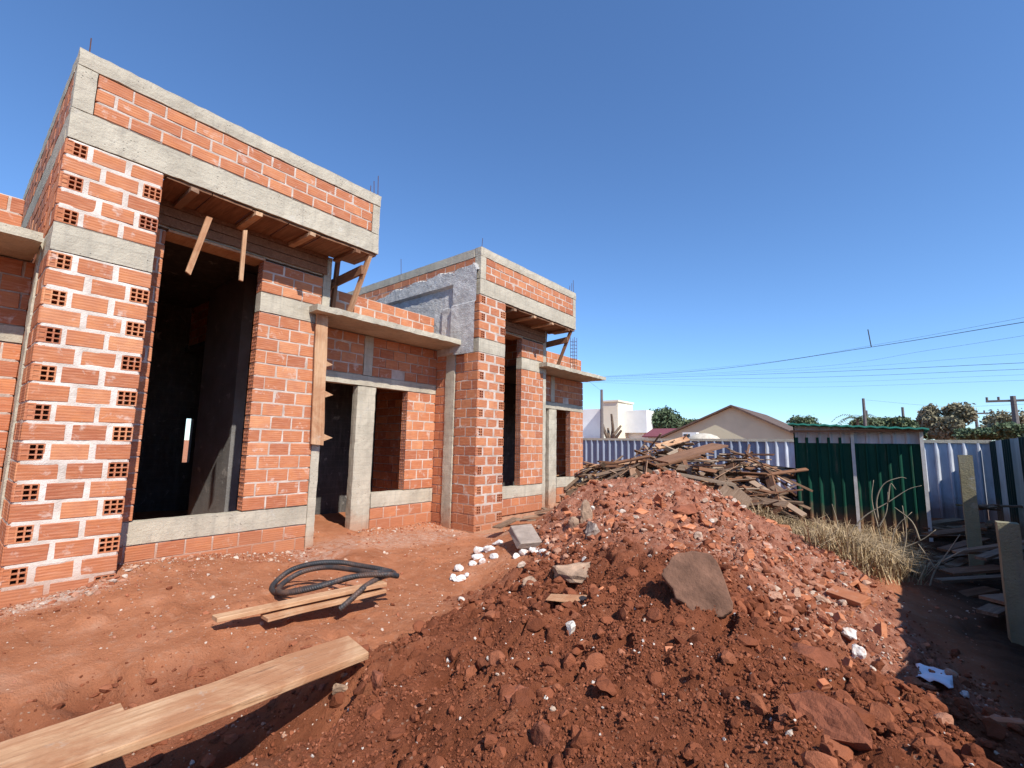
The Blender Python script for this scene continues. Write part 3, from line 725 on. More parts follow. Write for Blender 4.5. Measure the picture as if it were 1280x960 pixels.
for (a0, b0), (a1, b1) in zip(out, out[1:]+out[:1]):
    for q in (0, .3, .65): o2.append((a0+(a1-a0)*q+rnd.uniform(-.008,.008), b0+(b1-b0)*q+rnd.uniform(-.008,.008)))
P = [p+Vector((0,0,.10))+sx*a+sy*b for a, b in o2]; n = len(P)
mb.add([q-up*.02 for q in P]+[q+up*.02 for q in P], [tuple(range(n))[::-1], tuple(range(n, 2*n))]+[(i, (i+1) % n, n+(i+1) % n, n+i) for i in range(n)])
tag(mb.build('flat_stone', FLAG, bevel=.008, off=tuple(p)), 'large flat brown slab of stone tilted on the heap, the biggest piece there', 'stone')
lump('stone', gnd(732, 652, .05), .15, PALE, 'tall pale stone standing on the heap above another pale stone', 'stone', sc=(.55,.6,1.1))
lump('stone', gnd(740, 668, .03), .125, GREYC, 'rounded greyish stone below the tall pale stone on the heap', 'stone', sc=(1,.9,.9))
lump('stone', gnd(717, 660, .02), .10, PALE, 'small pale stone left of the tall pale stone on the heap', 'stone', sc=(1,.8,1))
lump('mortar_lump', gnd(718, 718, .02), .27, PALE, 'long flat lump of sandy mortar on the left slope of the heap', 'mortar lump', sc=(1.25,.5,.42))
lump('mortar_lump', gnd(663, 735, .02), .11, PALE, 'smaller block of sandy mortar left of the long lump', 'mortar lump', sc=(1.1,.7,.7))
lump('earth_lump', gnd(648, 878, .0), .075, LUMP, 'rounded reddish lump of earth alone on the near slope of the heap', 'earth lump', sc=(1,.9,1.1))
lump('earth_lump', gnd(1020, 836, .03), .16, LUMP, 'big lump of earth on the right flank of the heap near the shade', 'earth lump', sc=(1.3,.7,.55))
lump('earth_lump', gnd(1035, 915, .0), .13, LUMP, 'long dark clod of earth at the bottom right of the heap', 'earth lump', sc=(.7,1.1,.8))
lump('earth_lump', gnd(676, 930, .0), .055, LUMP, 'orange-red clod at the bottom edge of the heap', 'earth lump', sc=(.8,.8,1))
lump('earth_lump', gnd(860, 640, .03), .2, LUMP, 'dark earth lump on the crest of the heap', 'earth lump', sc=(1.3,.8,.5))
lump('stone', gnd(425, 868, .02), .05, PALE, 'pale rough stone beside the end of the long plank', 'stone', sc=(1,.8,.9))
lump('stone', gnd(470, 855, .02), .055, LUMP, 'reddish stone to the right of the pale stone near the plank end', 'stone', sc=(.8,.8,1.1))
lump('stone', gnd(430, 848, .01), .03, PALE, 'small flat pale stone right under the plank end', 'stone', sc=(1.2,.7,.5))
for (px, py, r, lab) in ((1062,795,.075,'white rounded stone on the right flank of the heap'), (1073,822,.075,'bright white stone just below another white stone by the shade'), (857,828,.035,'white chip below the flat brown slab'), (852,706,.05,'white chip left above the flat brown slab'), (884,706,.03,'small white chip right at the top of the flat brown slab')):
    lump('white_stone', gnd(px, py, r*.3), r, WHITE, lab, 'stone', sc=(1,.9,.75))
for (px, py, r) in ((566,724,.05),(574,714,.06),(574,726,.055),(584,722,.04),(601,690,.06),(597,698,.055),(612,689,.07),(622,681,.06),(604,704,.045),(618,697,.05),(655,693,.05),(668,692,.06),(678,694,.05),(645,697,.04),(590,706,.04)):
    lump('plaster_chunk', gnd(px, py, r*.3), r*1.2, WHITE, 'broken white plaster chunk on the ground in front of the farther house', 'plaster chunk', 'white plaster chunks by the heap', sc=(1.1,.9,.7))
p = gnd(655, 682); mb = MB(); mb.obox(p+Vector((0,0,.10)), Vector((.20,-.17,-.05)), Vector((.07,.10,.0)), Vector((.025,0,.035)), jit=.01)
tag(mb.build('concrete_block', GREYC, bevel=.01), 'grey concrete block lying tilted at the foot of the farther house', 'concrete block')
tag((lambda q: (q.obox(gnd(715, 756)+Vector((0,0,.035)), Vector((.16,.05,.01)), Vector((-.02,.05,.0)), Vector((0,0,.008)), jit=.012), q.build('wood_splinter', FRESH))[1])(MB()), 'pale torn strip of wood lying on the heap below the long mortar lump', 'wood splinter')
tag((lambda q: (q.obox(gnd(1060, 757)+Vector((0,0,.06)), Vector((.125,-.085,.0)), Vector((.03,.045,.02)), Vector((0,-.015,.03)), jit=.006), q.build('brick_piece', BRICK, bevel=.005))[1])(MB()), 'long orange half brick on the right flank of the heap below the dry grass', 'brick piece')
for i in range(100):
    for _ in range(60):
        d = rnd.uniform(2.2, 7.2); a = R(rnd.uniform(-44, 2)); xx, yy = d*math.sin(a), d*math.cos(a)
        mm, rr = masks(np.array([xx]), np.array([yy]))
        if mm[0] > .5 and rnd.random() < rr[0]+.1: break
    s_ = rnd.uniform(.018, .05)*(.55+d/9); z = hz(xx, yy)
    q = Vector((rnd.gauss(0,1), rnd.gauss(0,1), rnd.gauss(0,.5))).normalized(); w = q.orthogonal().normalized(); e = q.cross(w)
    slab('brick_fragment', (xx, yy, z+s_*.4), q*s_*rnd.uniform(1, 2), w*s_*rnd.uniform(.7, 1.2), e*s_*rnd.uniform(.25, .5), BRICK, 'broken orange-red brick fragment lying on the rubble heap', 'brick fragment', 'brick fragments on the heap', n=rnd.choice((4,5,6)), bev=.002)

# ------------------------------------------------------------------ planks, conduit and sticks near the houses
def board(name, a, b, w, h, mat, label, cat, group=None, up=(0,0,1), t=.5, jit=.003, seg=1, parent=None, bev=.003):
    a, b = Vector(a), Vector(b); d = (b-a); L = d.length; d.normalize(); up = Vector(up); sd = up.cross(d)
    if sd.length < 1e-3: sd = Vector((1,0,0)).cross(d)
    sd.normalize(); up2 = d.cross(sd); mb = MB(); n = max(1, seg); g = []
    wob = [rnd.uniform(-jit, jit) for _ in range(n+1)]; bow = [rnd.uniform(-jit, jit) for _ in range(n+1)]
    for i in range(n+1):
        xx = -L/2+L*i/n; e0 = rnd.uniform(-jit, jit); e1 = rnd.uniform(-jit, jit)
        sk = rnd.uniform(-jit, jit)*3 if i in (0, n) else 0
        g += [(xx-sk, -w/2+wob[i]+e0, -h/2+bow[i]), (xx+sk, w/2+wob[i]+e1, -h/2+bow[i]), (xx+sk, w/2+wob[i]+e1, h/2+bow[i]), (xx-sk, -w/2+wob[i]+e0, h/2+bow[i])]
    f = [(3,2,1,0), tuple(4*n+k for k in range(4))]
    for i in range(n):
        for k in range(4): f.append((4*i+k, 4*i+(k+1) % 4, 4*i+4+(k+1) % 4, 4*i+4+k))
    mb.add(g, f, 0, t); o = mb.build(name, mat, bevel=bev)
    o.matrix_world = Matrix(((d.x, sd.x, up2.x, (a.x+b.x)/2), (d.y, sd.y, up2.y, (a.y+b.y)/2), (d.z, sd.z, up2.z, (a.z+b.z)/2), (0,0,0,1)))
    if parent is not None: o.parent = parent
    return tag(o, label, cat, group)
board('plank', (-2.30,1.56,.112), (-2.36,-1.4,.10), .275, .035, FRESH, 'long pale plank bridging the hollow in the foreground', 'plank', t=.55, jit=.008, seg=9, bev=.004)
board('plank', (-2.50,.62,.076), (-2.53,-1.3,.062), .22, .028, FRESH, 'second pale plank just showing behind the long foreground plank', 'plank', t=.5, jit=.004, seg=5)
board('board', onZ(268,774,.0), onZ(480,729,.05), .10, .03, FRESH, 'narrow pale board lying beneath the black conduit coil', 'board', t=.55, jit=.004, seg=4)
board('board', onZ(330,772,-.03), onZ(478,737,.0), .13, .025, FRESH, 'darker reddish board under the narrow pale board by the coil', 'board', t=.42, jit=.004, seg=4)
PIPE = NT('black_corrugated_plastic', .55, .4); PIPE.col(PIPE.ramp(PIPE.noise(7, 6, .7), [(.45, (.03,.031,.034)), (.75, (.16,.085,.055))]))
w = PIPE.n('TexWave', wave_type='BANDS', bands_direction='DIAGONAL'); w.inputs['Scale'].default_value = 22; PIPE.l(PIPE.geo.outputs['Position'], w.inputs[0]); PIPE.bump(w.outputs['Fac'], .6, .004)
def smooth_path(P, n=8):
    P = [Vector(p) for p in P]; Q = [P[0]*2-P[1]]+P+[P[-1]*2-P[-2]]; out = []
    for i in range(1, len(Q)-2):
        for k in range(n):
            t = k/n; a, b, c, d = Q[i-1], Q[i], Q[i+1], Q[i+2]
            out.append(.5*((2*b)+(c-a)*t+(2*a-5*b+4*c-d)*t*t+(3*b-a-3*c+d)*t**3))
    return out+[P[-1]]
hose = [(424,762,-.06),(440,748,.0),(458,732,.06),(478,721,.08),(493,717,.06),(478,712,.09),(450,707,.10),(425,703,.12),(395,704,.12),(365,712,.07),(345,727,.0),(340,737,-.03),(352,741,-.02),(385,735,.04),(420,727,.08),(455,718,.09),(488,714,.09),
        (470,716,.12),(440,712,.11),(410,709,.10),(380,714,.07),(358,726,.02),(348,738,.0),(362,741,.02),(400,733,.07),(440,721,.10),(480,718,.12),(497,720,.08)]
mb = MB(); mb.tube(smooth_path([onZ(a, b, c) for a, b, c in hose], 7), .022, 10)
tag(mb.build('conduit_coil', PIPE.m, smooth=True), 'loose coil of black corrugated conduit on the red earth', 'conduit')
board('timber_board', onX(403,388,-5.79), onX(396,556,-5.79), .165, .03, FRESH, 'upright yellow formwork board fixed to the column beside the doorway', 'board', up=(1,0,0), t=.6, jit=.004, seg=6)
CL = 'pointed wooden cleat behind the upright yellow board'
for i, (a, b, lab) in enumerate(((407,455,'topmost pointed cleat behind the upright yellow board'), (407,493,'middle pointed cleat behind the upright yellow board'), (406,547,'lowest pointed cleat behind the upright yellow board'))):
    p = onX(a, b, -5.86); mb = MB(); mb.add([p+Vector(v) for v in ((-.02,-.06,-.06),(-.02,.10,0),(-.02,-.06,.06),(.02,-.06,-.06),(.02,.10,0),(.02,-.06,.06))], [(0,2,1),(3,4,5),(0,1,4,3),(1,2,5,4),(2,0,3,5)])
    tag(mb.build('wood_cleat', FRESH), lab, 'cleat', 'cleats behind the upright board')
board('timber_stick', onX(262,272,-5.45), onX(235,342,-5.45), .055, .03, FRESH, 'slanting wooden stick hanging under the front beam of the nearest house', 'stick', up=(1,0,0))
board('timber_stick', onX(306,288,-5.45), onX(301,351,-5.45), .04, .03, FRESH, 'short upright wooden stick hanging right of the slanting one', 'stick', up=(1,0,0))
for (y0, nm) in ((.44, 'nearest'), (5.62, 'farther')):
    yy = y0+2.98
    board('timber_prop', (-5.68, yy, 2.975), (-5.36, yy+.06, 3.745), .065, .05, FRESH if y0 < 1 else OLDW, 'slanting outer prop under the parapet end of the %s house' % nm, 'prop', up=(0,1,0), t=.5)
    board('timber_prop', (-6.05, yy-.05, 2.975), (-5.98, yy-.05, 3.76), .07, .05, OLDW, 'upright inner prop under the parapet end of the %s house' % nm, 'prop', up=(0,1,0), t=.5)
    board('brace_rail', (-6.9, yy-.1, 3.36), (-5.42, yy-.0, 3.52), .035, .13, OLDW, 'horizontal brace board between the props of the %s house' % nm, 'brace', t=.25)
    board('brace_rail', (-6.9, yy-.16, 2.99), (-5.95, yy-.10, 3.40), .03, .07, OLDW, 'thin sloping brace behind the props of the %s house' % nm, 'brace', t=.25)
q = onX(718, 440, -5.75); mb = MB(); cx0, cy0 = -5.75, q.y
for (dx, dy) in ((0,0),(0,.11),(-.11,0),(-.11,.11)): mb.tube([(cx0+dx, cy0+dy, 2.95), (cx0+dx, cy0+dy, 3.78)], .006, 5)
for k in range(9):
    z = 3.0+k*.085; mb.tube([(cx0,cy0,z),(cx0,cy0+.11,z),(cx0-.11,cy0+.11,z),(cx0-.11,cy0,z),(cx0,cy0,z)], .004, 4)
tag(mb.build('rebar_cage', RUST), 'slender rusty rebar cage standing on the canopy of the farther house', 'rebar cage')

rnd.seed(12)
for k in range(14):
    xx, yy = rnd.uniform(-5.1, -4.1), rnd.uniform(5.9, 7.6); an = rnd.gauss(.9, .7); L = rnd.uniform(.3, .8); d = Vector((math.cos(an), math.sin(an), rnd.gauss(0, .12))).normalized(); c = Vector((xx, yy, hz(xx, yy)+rnd.uniform(.03, .14)))
    board('broken_lath', c-d*L/2, c+d*L/2, rnd.choice((.05,.09,.14)), .022, rnd.choice((SCRAP,OLDW)), 'broken lath lying at the foot of the farther house', 'lath', 'broken laths by the farther house', t=rnd.uniform(.4,.9), bev=0)
# ------------------------------------------------------------------ heap of scrap timber
rnd.seed(77)
def pile(x, y):
    u = x+4.2; h = (1.38+.25*math.exp(-((x+4.6)/.8)**2))*max(0, 1-abs(u/3.3)**6)*max(0, 1-abs((y-11.7)/2.2)**2.4)*(1 if x > -4.6 else max(.82, 1-(-4.6-x)*.25))
    return h*(.80+.35*float(vnoise(np.array([x*1.9]), np.array([y*1.9]), 91)[0]))
def scrap(core):
    while True:
        xx, yy = rnd.uniform(-7.0, -1.75), rnd.uniform(9.6, 13.2); h = pile(xx, yy)
        if h > .08 and (core or yy < 12.6): break
    lev = h*rnd.uniform(.1, .86) if core else h*rnd.uniform(.9, 1.02)
    e = .15; gx = (pile(xx+e, yy)-pile(xx-e, yy))/(2*e); gy = (pile(xx, yy+e)-pile(xx, yy-e))/(2*e)
    an = rnd.gauss(0, .55) if rnd.random() < .5 else rnd.uniform(0, math.pi); L = rnd.choice((.25,.35,.45,.6,.8,1.0,1.3,1.7))
    d = Vector((math.cos(an), math.sin(an), (gx*math.cos(an)+gy*math.sin(an))*.6+rnd.gauss(0, .24))).normalized()
    c = Vector((xx, yy, hz(xx, yy)+lev+rnd.uniform(-.06, .08)))
    upv = (Vector((-gx*.4, -gy*.4, 1))+Vector((rnd.gauss(0,.55), rnd.gauss(0,.55), 0))).normalized()
    t = rnd.choice((.02,.15,.3,.45,.5,.6,.75,.95)); return c-d*L/2, c+d*L/2, rnd.choice((.03,.045,.06,.08,.11,.17)), rnd.choice((.015,.02,.025,.04)), upv, t
mb = MB()
for _ in range(420):
    a, b, w_, h_, upv, t = scrap(True); mb.bar(a, b, w_, h_, upv, 0, t*.5, .004)
tag(mb.build('scrap_timber_core', SCRAP), 'tangle of broken timber deep inside the heap beyond the mound', 'scrap timber', kind='stuff')
for _ in range(290):
    a, b, w_, h_, upv, t = scrap(False)
    board('scrap_board', a, b, w_, h_, rnd.choice((SCRAP,SCRAP,SCRAP,OLDW,OLDW,OLDW,OLDW,FRESH)), 'broken scrap board in the timber heap beyond the mound', 'scrap board', 'scrap boards of the timber heap', up=upv, t=t, bev=0)
board('scrap_board', onD(826,577,9.6), onD(900,556,10.6), .42, .03, OLDW, 'wide reddish board lying sloped on top of the timber heap', 'scrap board', t=.62, up=(-.2,-.55,.8), bev=0)
board('scrap_board', onD(830,589,9.2), onD(920,607,9.2), .08, .05, SCRAP, 'long pale batten across the front of the timber heap', 'scrap board', t=.9, bev=0)
board('scrap_board', onD(905,640,8.4), onD(925,612,9.4), .5, .03, SCRAP, 'dark sheet leaning at the foot of the timber heap', 'scrap board', t=.1, up=(.6,-.5,.5), bev=0)

# ------------------------------------------------------------------ shed
def m_sheet(name, c, rough=.7):
    k = NT(name, rough, .2); d = tuple(x*.75 for x in c); e = tuple(min(1, x*1.2) for x in c)
    q = k.ramp(k.noise(2.5, 6, .65, vec=k.pos((2,2,.5))), [(.3, d), (.7, e)])
    q = k.mix(k.ramp(k.noise(3.5, 6, .7, vec=k.pos((3,3,.35))), [(.56, 0.), (.74, .45)]), q, (.20,.13,.09))
    z = k.n('SeparateXYZ'); k.l(k.geo.outputs['Position'], z.inputs[0])
    q = k.mix(k.ramp(k.math('ADD', k.math('ADD', z.outputs[2], .45), k.math('MULTIPLY', k.noise(4, 4), -.5)), [(.0, .7), (.3, 0.)]), q, (.22,.10,.055))
    k.col(q); k.bump(k.noise(2.2, 3), .25, .05); return k.m
SG = m_sheet('green_painted_sheet', (.004,.05,.03)); SGR = m_sheet('galvanised_sheet', (.46,.44,.46)); SROOF = m_sheet('green_roof_sheet', (.05,.28,.20))
STEEL = m_simple('grey_steel_post', (.55,.52,.48), .6, .2)
def corr(mb, a, b, z0, z1, nrm, pitch=.25, depth=.035, m=0, prof=(0,.12,.2,.8,.88,1), t=.5, zt=None):
    """trapezoid sheet standing between ground points a and b"""
    a, b = Vector((*a, 0)), Vector((*b, 0)); L = (b-a).length; d = (b-a)/L; nrm = Vector(nrm); n = max(1, int(L/pitch)); pts = []
    for i in range(n):
        p = L/n
        for f, h in ((.0, 1), (.12, 1), (.30, 0), (.92, 0)): pts.append((i*p+f*p, h))
    pts.append((L, 1)); vs = []; fs = []
    for (s, h) in pts:
        q = a+d*s+nrm*(h*depth); zz = zt(s) if zt else z1
        vs += [(q.x, q.y, z0), (q.x, q.y, zz), (q.x-nrm.x*.004, q.y-nrm.y*.004, z0), (q.x-nrm.x*.004, q.y-nrm.y*.004, zz)]
    for i in range(len(pts)-1):
        k = 4*i; fs += [(k, k+4, k+5, k+1), (k+2, k+3, k+7, k+6), (k+1, k+5, k+7, k+3)]
    mb.add(vs, fs, m, t)
SX0, SX1, SY, SZ0 = -1.63, .42, 11.8, -.48
sh = empty('shed', (SX0, SY, SZ0), 'small green corrugated metal shed with sloping green roof at the back of the yard', 'shed')
def SP(mb, name, mats): 
    o = mb.build(name, mats); o.parent = sh; o.matrix_parent_inverse = Matrix.Translation(sh.location).inverted(); return o
top = lambda s: 1.70-.055*s
mb = MB(); corr(mb, (SX0, SY), (SX0+.98, SY), SZ0, 1.45, (0,-1,0), .165, .045); ob = SP(mb, 'door', SG)
mb = MB(); corr(mb, (SX0+1.04, SY), (SX1, SY), SZ0, 1.33, (0,-1,0), .165, .045); SP(mb, 'front_panel', SG)
mb = MB(); corr(mb, (SX0, SY-.001), (SX1, SY-.001), 1.335, 1.7, (0,-1,0), .19, .025, zt=top); SP(mb, 'fascia_panel', SGR)
mb = MB(); corr(mb, (SX0, SY+1.6), (SX0, SY), SZ0, 1.7, (-1,0,0), .2, .03); SP(mb, 'side_panel', SG)
mb = MB(); corr(mb, (SX1, SY), (SX1, SY+1.6), SZ0, 1.55, (1,0,0), .2, .03); SP(mb, 'side_panel', SG)
mb = MB(); corr(mb, (SX1, SY+1.6), (SX0, SY+1.6), SZ0, 1.5, (0,1,0), .2, .03); SP(mb, 'back_panel', SG)
mb = MB()
for i in range(24):
    x0, x1 = SX0-.08+i*.094, SX0-.08+(i+1)*.094; h0 = .018 if i % 2 else 0; h1 = 0 if i % 2 else .018
    za, zb = 1.735-.055*(x0-SX0)+h0, 1.735-.055*(x1-SX0)+h1
    mb.add([(x0,SY-.34,za),(x1,SY-.34,zb),(x1,SY+1.75,zb-.05),(x0,SY+1.75,za-.05),(x0,SY-.34,za-.03),(x1,SY-.34,zb-.03),(x1,SY+1.75,zb-.08),(x0,SY+1.75,za-.08)], [(0,1,2,3),(4,7,6,5),(0,4,5,1)])
SP(mb, 'roof', SROOF)
mb = MB(); mb.box(SX0-.05, SX1+.05, SY-.24, SY-.20, 1.555, 1.60); SP(mb, 'roof_beam', OLDW)
for (xx, zt) in ((SX0+.98, 1.6), (SX1-.01, 1.58)):
    mb = MB(); mb.box(xx, xx+.055, SY-.065, SY-.012, SZ0-.1, zt); SP(mb, 'post', STEEL)

# ------------------------------------------------------------------ fences
FW = m_sheet('white_fence_sheet', (.50,.53,.59)); FB = m_sheet('blue_grey_fence_sheet', (.25,.285,.36)); FG = m_sheet('dark_green_fence_sheet', (.012,.035,.032)); FP = m_sheet('pale_fence_sheet', (.34,.37,.38))
FY, FX, FT = 16.0, 1.85, 1.46
fe = empty('metal_fence', (-8, FY, -.5), 'white corrugated metal fence with grey capping along the back of the yard', 'fence')
def FPt(mb, name, mats, par):
    o = mb.build(name, mats); o.parent = par; o.matrix_parent_inverse = Matrix.Translation(par.location).inverted(); return o
mb = MB(); corr(mb, (-17, FY), (-3.0, FY), -.6, FT-.05, (0,-1,0), .25, .07); FPt(mb, 'sheet', FB, fe)
mb = MB(); corr(mb, (-2.99, FY), (FX, FY), -.6, FT-.05, (0,-1,0), .25, .06); FPt(mb, 'sheet', FW, fe)
mb = MB(); mb.box(-17, FX, FY-.055, FY+.06, FT-.05, FT+.03); FPt(mb, 'capping', CONC, fe)
for i in range(7):
    mb = MB(); mb.box(-16.5+i*3, -16.4+i*3, FY+.01, FY+.10, -.6, FT-.06); FPt(mb, 'post', CONC, fe)
f2 = empty('metal_fence', (FX, 6, -.5), 'side fence of alternating dark green and pale sheets in shade at the right', 'fence')
fx = lambda y: FX-.028*(FY-y)
yy = FY-.06; k = 0
while yy > -6:
    w = (1.15, .95)[k % 2]; mb = MB(); corr(mb, (fx(yy-w), yy-w), (fx(yy), yy), -.8, FT, (-1,0,0), .25 if k % 2 == 0 else .5, .04); FPt(mb, 'sheet', (FG, FP)[k % 2], f2); yy -= w; k += 1
for i in range(7):
    mb = MB(); xx = fx(-5+i*3.3)+.02; mb.box(xx, xx+.09, -5+i*3.3, -4.9+i*3.3, -.8, FT-.03); FPt(mb, 'post', CONC, f2)
mb = MB(); mb.bar((fx(-6)+.04, -6, .43), (fx(FY-.2)+.04, FY-.2, .43), .03, .06); mb.bar((fx(-6)+.04, -6, 1.23), (fx(FY-.2)+.04, FY-.2, 1.23), .03, .06); FPt(mb, 'rail', OLDW, f2)
OLDC = m_concrete('mossy_concrete', (.20,.175,.10), (.34,.31,.20), False)
p = gnd(1222, 718); tag(concrete(p.x-.075, p.x+.075, p.y-.07, p.y+.07, p.z-.2, 1.16, .12).build('concrete_post', OLDC), 'mossy concrete post half in sun in front of the side fence', 'post')
tag(concrete(.66, .80, 5.9, 6.04, -.7, .60, .12).build('concrete_post', OLDC), 'short shaded concrete post at the right edge of the photo', 'post')
rnd.seed(5)
for i in range(46):
    xx, yy = rnd.uniform(.55, 1.6), rnd.uniform(6.8, 13.5); an = rnd.gauss(.3, .5); L = rnd.uniform(.5, 1.5); d = Vector((math.cos(an)*.5, math.sin(an)+.6, rnd.gauss(0,.06))).normalized()
    c = Vector((xx, yy, hz(xx, yy)+rnd.uniform(.03, .75)*sst(.3, 1.3, xx)))
    board('stacked_board', c-d*L/2, c+d*L/2, rnd.choice((.1,.15,.22)), .03, rnd.choice((SCRAP,OLDW)), 'old board stacked loosely in the shade of the side fence', 'board', 'boards stacked by the side fence', t=rnd.uniform(.3,.8), bev=0)
PLAST = m_simple('white_plastic_film', (.70,.74,.80), .5, .1)
p = gnd(1168, 852); mb = MB(); N = 9
for i in range(N):
    for j in range(N): 
        a, b = (i/(N-1)-.5)*.17, (j/(N-1)-.5)*.22; mb.v.append((p.x+a+.04*b, p.y+b-.3*a, p.z+.03+.03*float(fbm(np.array([i*.7]), np.array([j*.7]), 3, 5)[0])+.05*max(0, b)))
for i in range(N-1):
    for j in range(N-1): q = i*N+j; mb.f.append((q, q+N, q+N+1, q+1)); mb.m.append(0); mb.t.append(.5)
o = mb.build('plastic_sheet', PLAST, smooth=True); sm = o.modifiers.new('thick', 'SOLIDIFY'); sm.thickness = .004
tag(o, 'crumpled white plastic sheet lying in the shade at the right', 'plastic sheet')
lump('white_stone', gnd(1207, 872, .01), .03, WHITE, 'small white scrap in the shade right of the plastic sheet', 'stone')
tag((lambda q: (q.obox(gnd(1255, 912)+Vector((0,0,.02)), Vector((.07,.02,.01)), Vector((-.01,.025,0)), Vector((0,0,.02)), jit=.006), q.build('brick_piece', BRICK, bevel=.004))[1])(MB()), 'orange piece of brick in the shade at the bottom right corner', 'brick piece')

# ------------------------------------------------------------------ dry grass and bare branches
rnd.seed(31)
STRAW = m_leaf('dry_grass', (.19,.125,.055), (.52,.38,.22)); TWIG = m_simple('dry_twig', (.33,.27,.19), .8, .3)
n = 26000; cx = rng.normal(-.85, .6, n); cy = rng.normal(8.6, 1.15, n)
pn = vnoise(cx*2, cy*2, 12); ok = (pn > .3) & (inside(cx, cy, [(-1.9,10.6),(-2.0,8.4),(-.8,6.6),(-.2,6.4),(.12,7.4),(.2,9),(.15,11.3),(-1.2,11.5)]) > -.05+.2*(pn-.5))
cx, cy, pn = cx[ok], cy[ok], pn[ok]; n = len(cx); cz = height(cx, cy); an = rng.uniform(0, 6.28, n); L = rng.uniform(.08, .36, n)*(.6+.8*vnoise(cx*5, cy*5, 19))*(.5+pn); le = rng.uniform(.25, 1.5, n)
w = .006; dx, dy = np.cos(an), np.sin(an)
A = np.stack([cx-dy*w, cy+dx*w, cz-.01], 1); B = np.stack([cx+dy*w, cy-dx*w, cz-.01], 1)
C = np.stack([cx+dx*L*.35*le+dy*w*.7, cy+dy*L*.35*le-dx*w*.7, cz+L*.6], 1); E_ = np.stack([cx+dx*L*.35*le-dy*w*.7, cy+dy*L*.35*le+dx*w*.7, cz+L*.6], 1); T = np.stack([cx+dx*L*le, cy+dy*L*le, cz+L*(.95-.35*le)], 1)
V = np.stack([A, B, C, E_, T], 1).reshape(-1, 3); b = np.arange(n)*5
Fq = np.concatenate([np.stack([b, b+1, b+2], 1), np.stack([b, b+2, b+3], 1), np.stack([b+3, b+2, b+4], 1)]); tt = rng.random(n)
o = npmesh('dry_grass', V, Fq, np.tile(tt, 3), STRAW); tag(o, 'patch of dry straw-coloured grass in front of the green shed', 'grass', kind='stuff')
def branch(px, py, D, pts, lab):
    mb = MB()
    for P in pts:
        Q = smooth_path([onD(a, b_, D) for a, b_ in P], 5); m_ = len(Q); mb.tube(Q, [.011*(1-.75*i/m_) for i in range(m_)], 5)
    tag(mb.build('dry_branch', TWIG, smooth=True), lab, 'branch')
branch(0, 0, 8.8, [[(1062,668),(1080,646),(1110,628),(1135,612),(1152,607)], [(1098,650),(1096,625),(1105,605),(1125,597),(1133,598)], [(1110,628),(1113,605),(1120,612)]], 'arching dry branch reaching up in front of the shed corner')
branch(0, 0, 8.2, [[(1090,700),(1115,690),(1150,676),(1170,662)], [(1150,676),(1140,652),(1118,634)], [(1127,700),(1133,668),(1128,632)]], 'low dry branch lying across the grass edge by the shed corner')
branch(0, 0, 9.2, [[(1105,690),(1098,660),(1090,625),(1092,600)], [(1112,692),(1120,660),(1140,640)], [(1098,660),(1108,640),(1110,615)], [(1050,672),(1046,650),(1040,630)]], 'thin upright dry stalks against the green shed')
branch(0, 0, 7.4, [[(1160,742),(1168,715),(1185,690),(1200,668)], [(1170,712),(1155,690),(1148,680)], [(1177,702),(1200,690),(1215,684)]], 'bare forked twig standing in the shade right of the grass')

# ------------------------------------------------------------------ beyond the fence
def wallbox(mb, x0, x1, y0, y1, z0, z1, m=0): mb.box(x0, x1, y0, y1, z0, z1, m)
CREAM = m_simple('olive_cream_render', (.56,.52,.36), .9, .08, 1, .1); TILE = m_simple('brown_roof_tile', (.12,.08,.06), .8, .3, 5, .4)
GY = 34.0
p0 = onY(828,550,GY); pa = onY(915,506,GY); p1 = onY(1002,546,GY)
gh = empty('gable_house', (pa.x, GY, -.5), 'low cream house with a wide brown gable roof behind the back fence', 'house')
def GP(mb, name, mats, par): 
    o = mb.build(name, mats); o.parent = par; o.matrix_parent_inverse = Matrix.Translation(par.location).inverted(); return o
mb = MB(); ez = min(p0.z, p1.z)-.1; xl, xr, xa, za = p0.x-.6, p1.x+.6, pa.x, pa.z
mb.add([(xl,GY,-.5),(xr,GY,-.5),(xr,GY,ez),(xa,GY,za-.15),(xl,GY,ez),(xl,GY+11,-.5),(xr,GY+11,-.5),(xr,GY+11,ez),(xa,GY+11,za-.15),(xl,GY+11,ez)], [(0,1,2,3,4),(9,8,7,6,5),(0,4,9,5),(1,6,7,2)]); GP(mb, 'wall', CREAM, gh)
mb = MB()
for sx, xe in ((-1, xl-.7), (1, xr+.7)):
    k = (za-.15-ez)/(xa-(xl if sx < 0 else xr)); ze = za-.15+k*(xe-xa)
    mb.add([(xa,GY-.35,za-.14),(xe,GY-.35,ze+.01),(xe,GY+11.3,ze+.01),(xa,GY+11.3,za-.14),(xa,GY-.35,za-.02),(xe,GY-.35,ze+.12),(xe,GY+11.3,ze+.12),(xa,GY+11.3,za-.02)], [(0,3,2,1),(4,5,6,7),(0,1,5,4),(1,2,6,5),(2,3,7,6)])
GP(mb, 'roof', TILE, gh)
WHT = m_simple('white_render', (.80,.79,.75), .85, .06, 1); CRM = m_simple('cream_render', (.74,.66,.50), .85, .06, 1); DKG = m_simple('dark_window_glass', (.04,.045,.05), .2, .2, 1, 0, .5)
BY = 44.0; q = lambda px, py: onY(px, py, BY)
mh = empty('modern_house', (q(768,545).x, BY, -.5), 'white flat-roofed house with a cream tower block behind the fence at the left', 'house')
a, b, c = q(754,503), q(772,503), q(728,512)
mb = MB(); mb.box(a.x, b.x, BY, BY+3.6, -.5, a.z); GP(mb, 'tower_wall', CRM, mh)
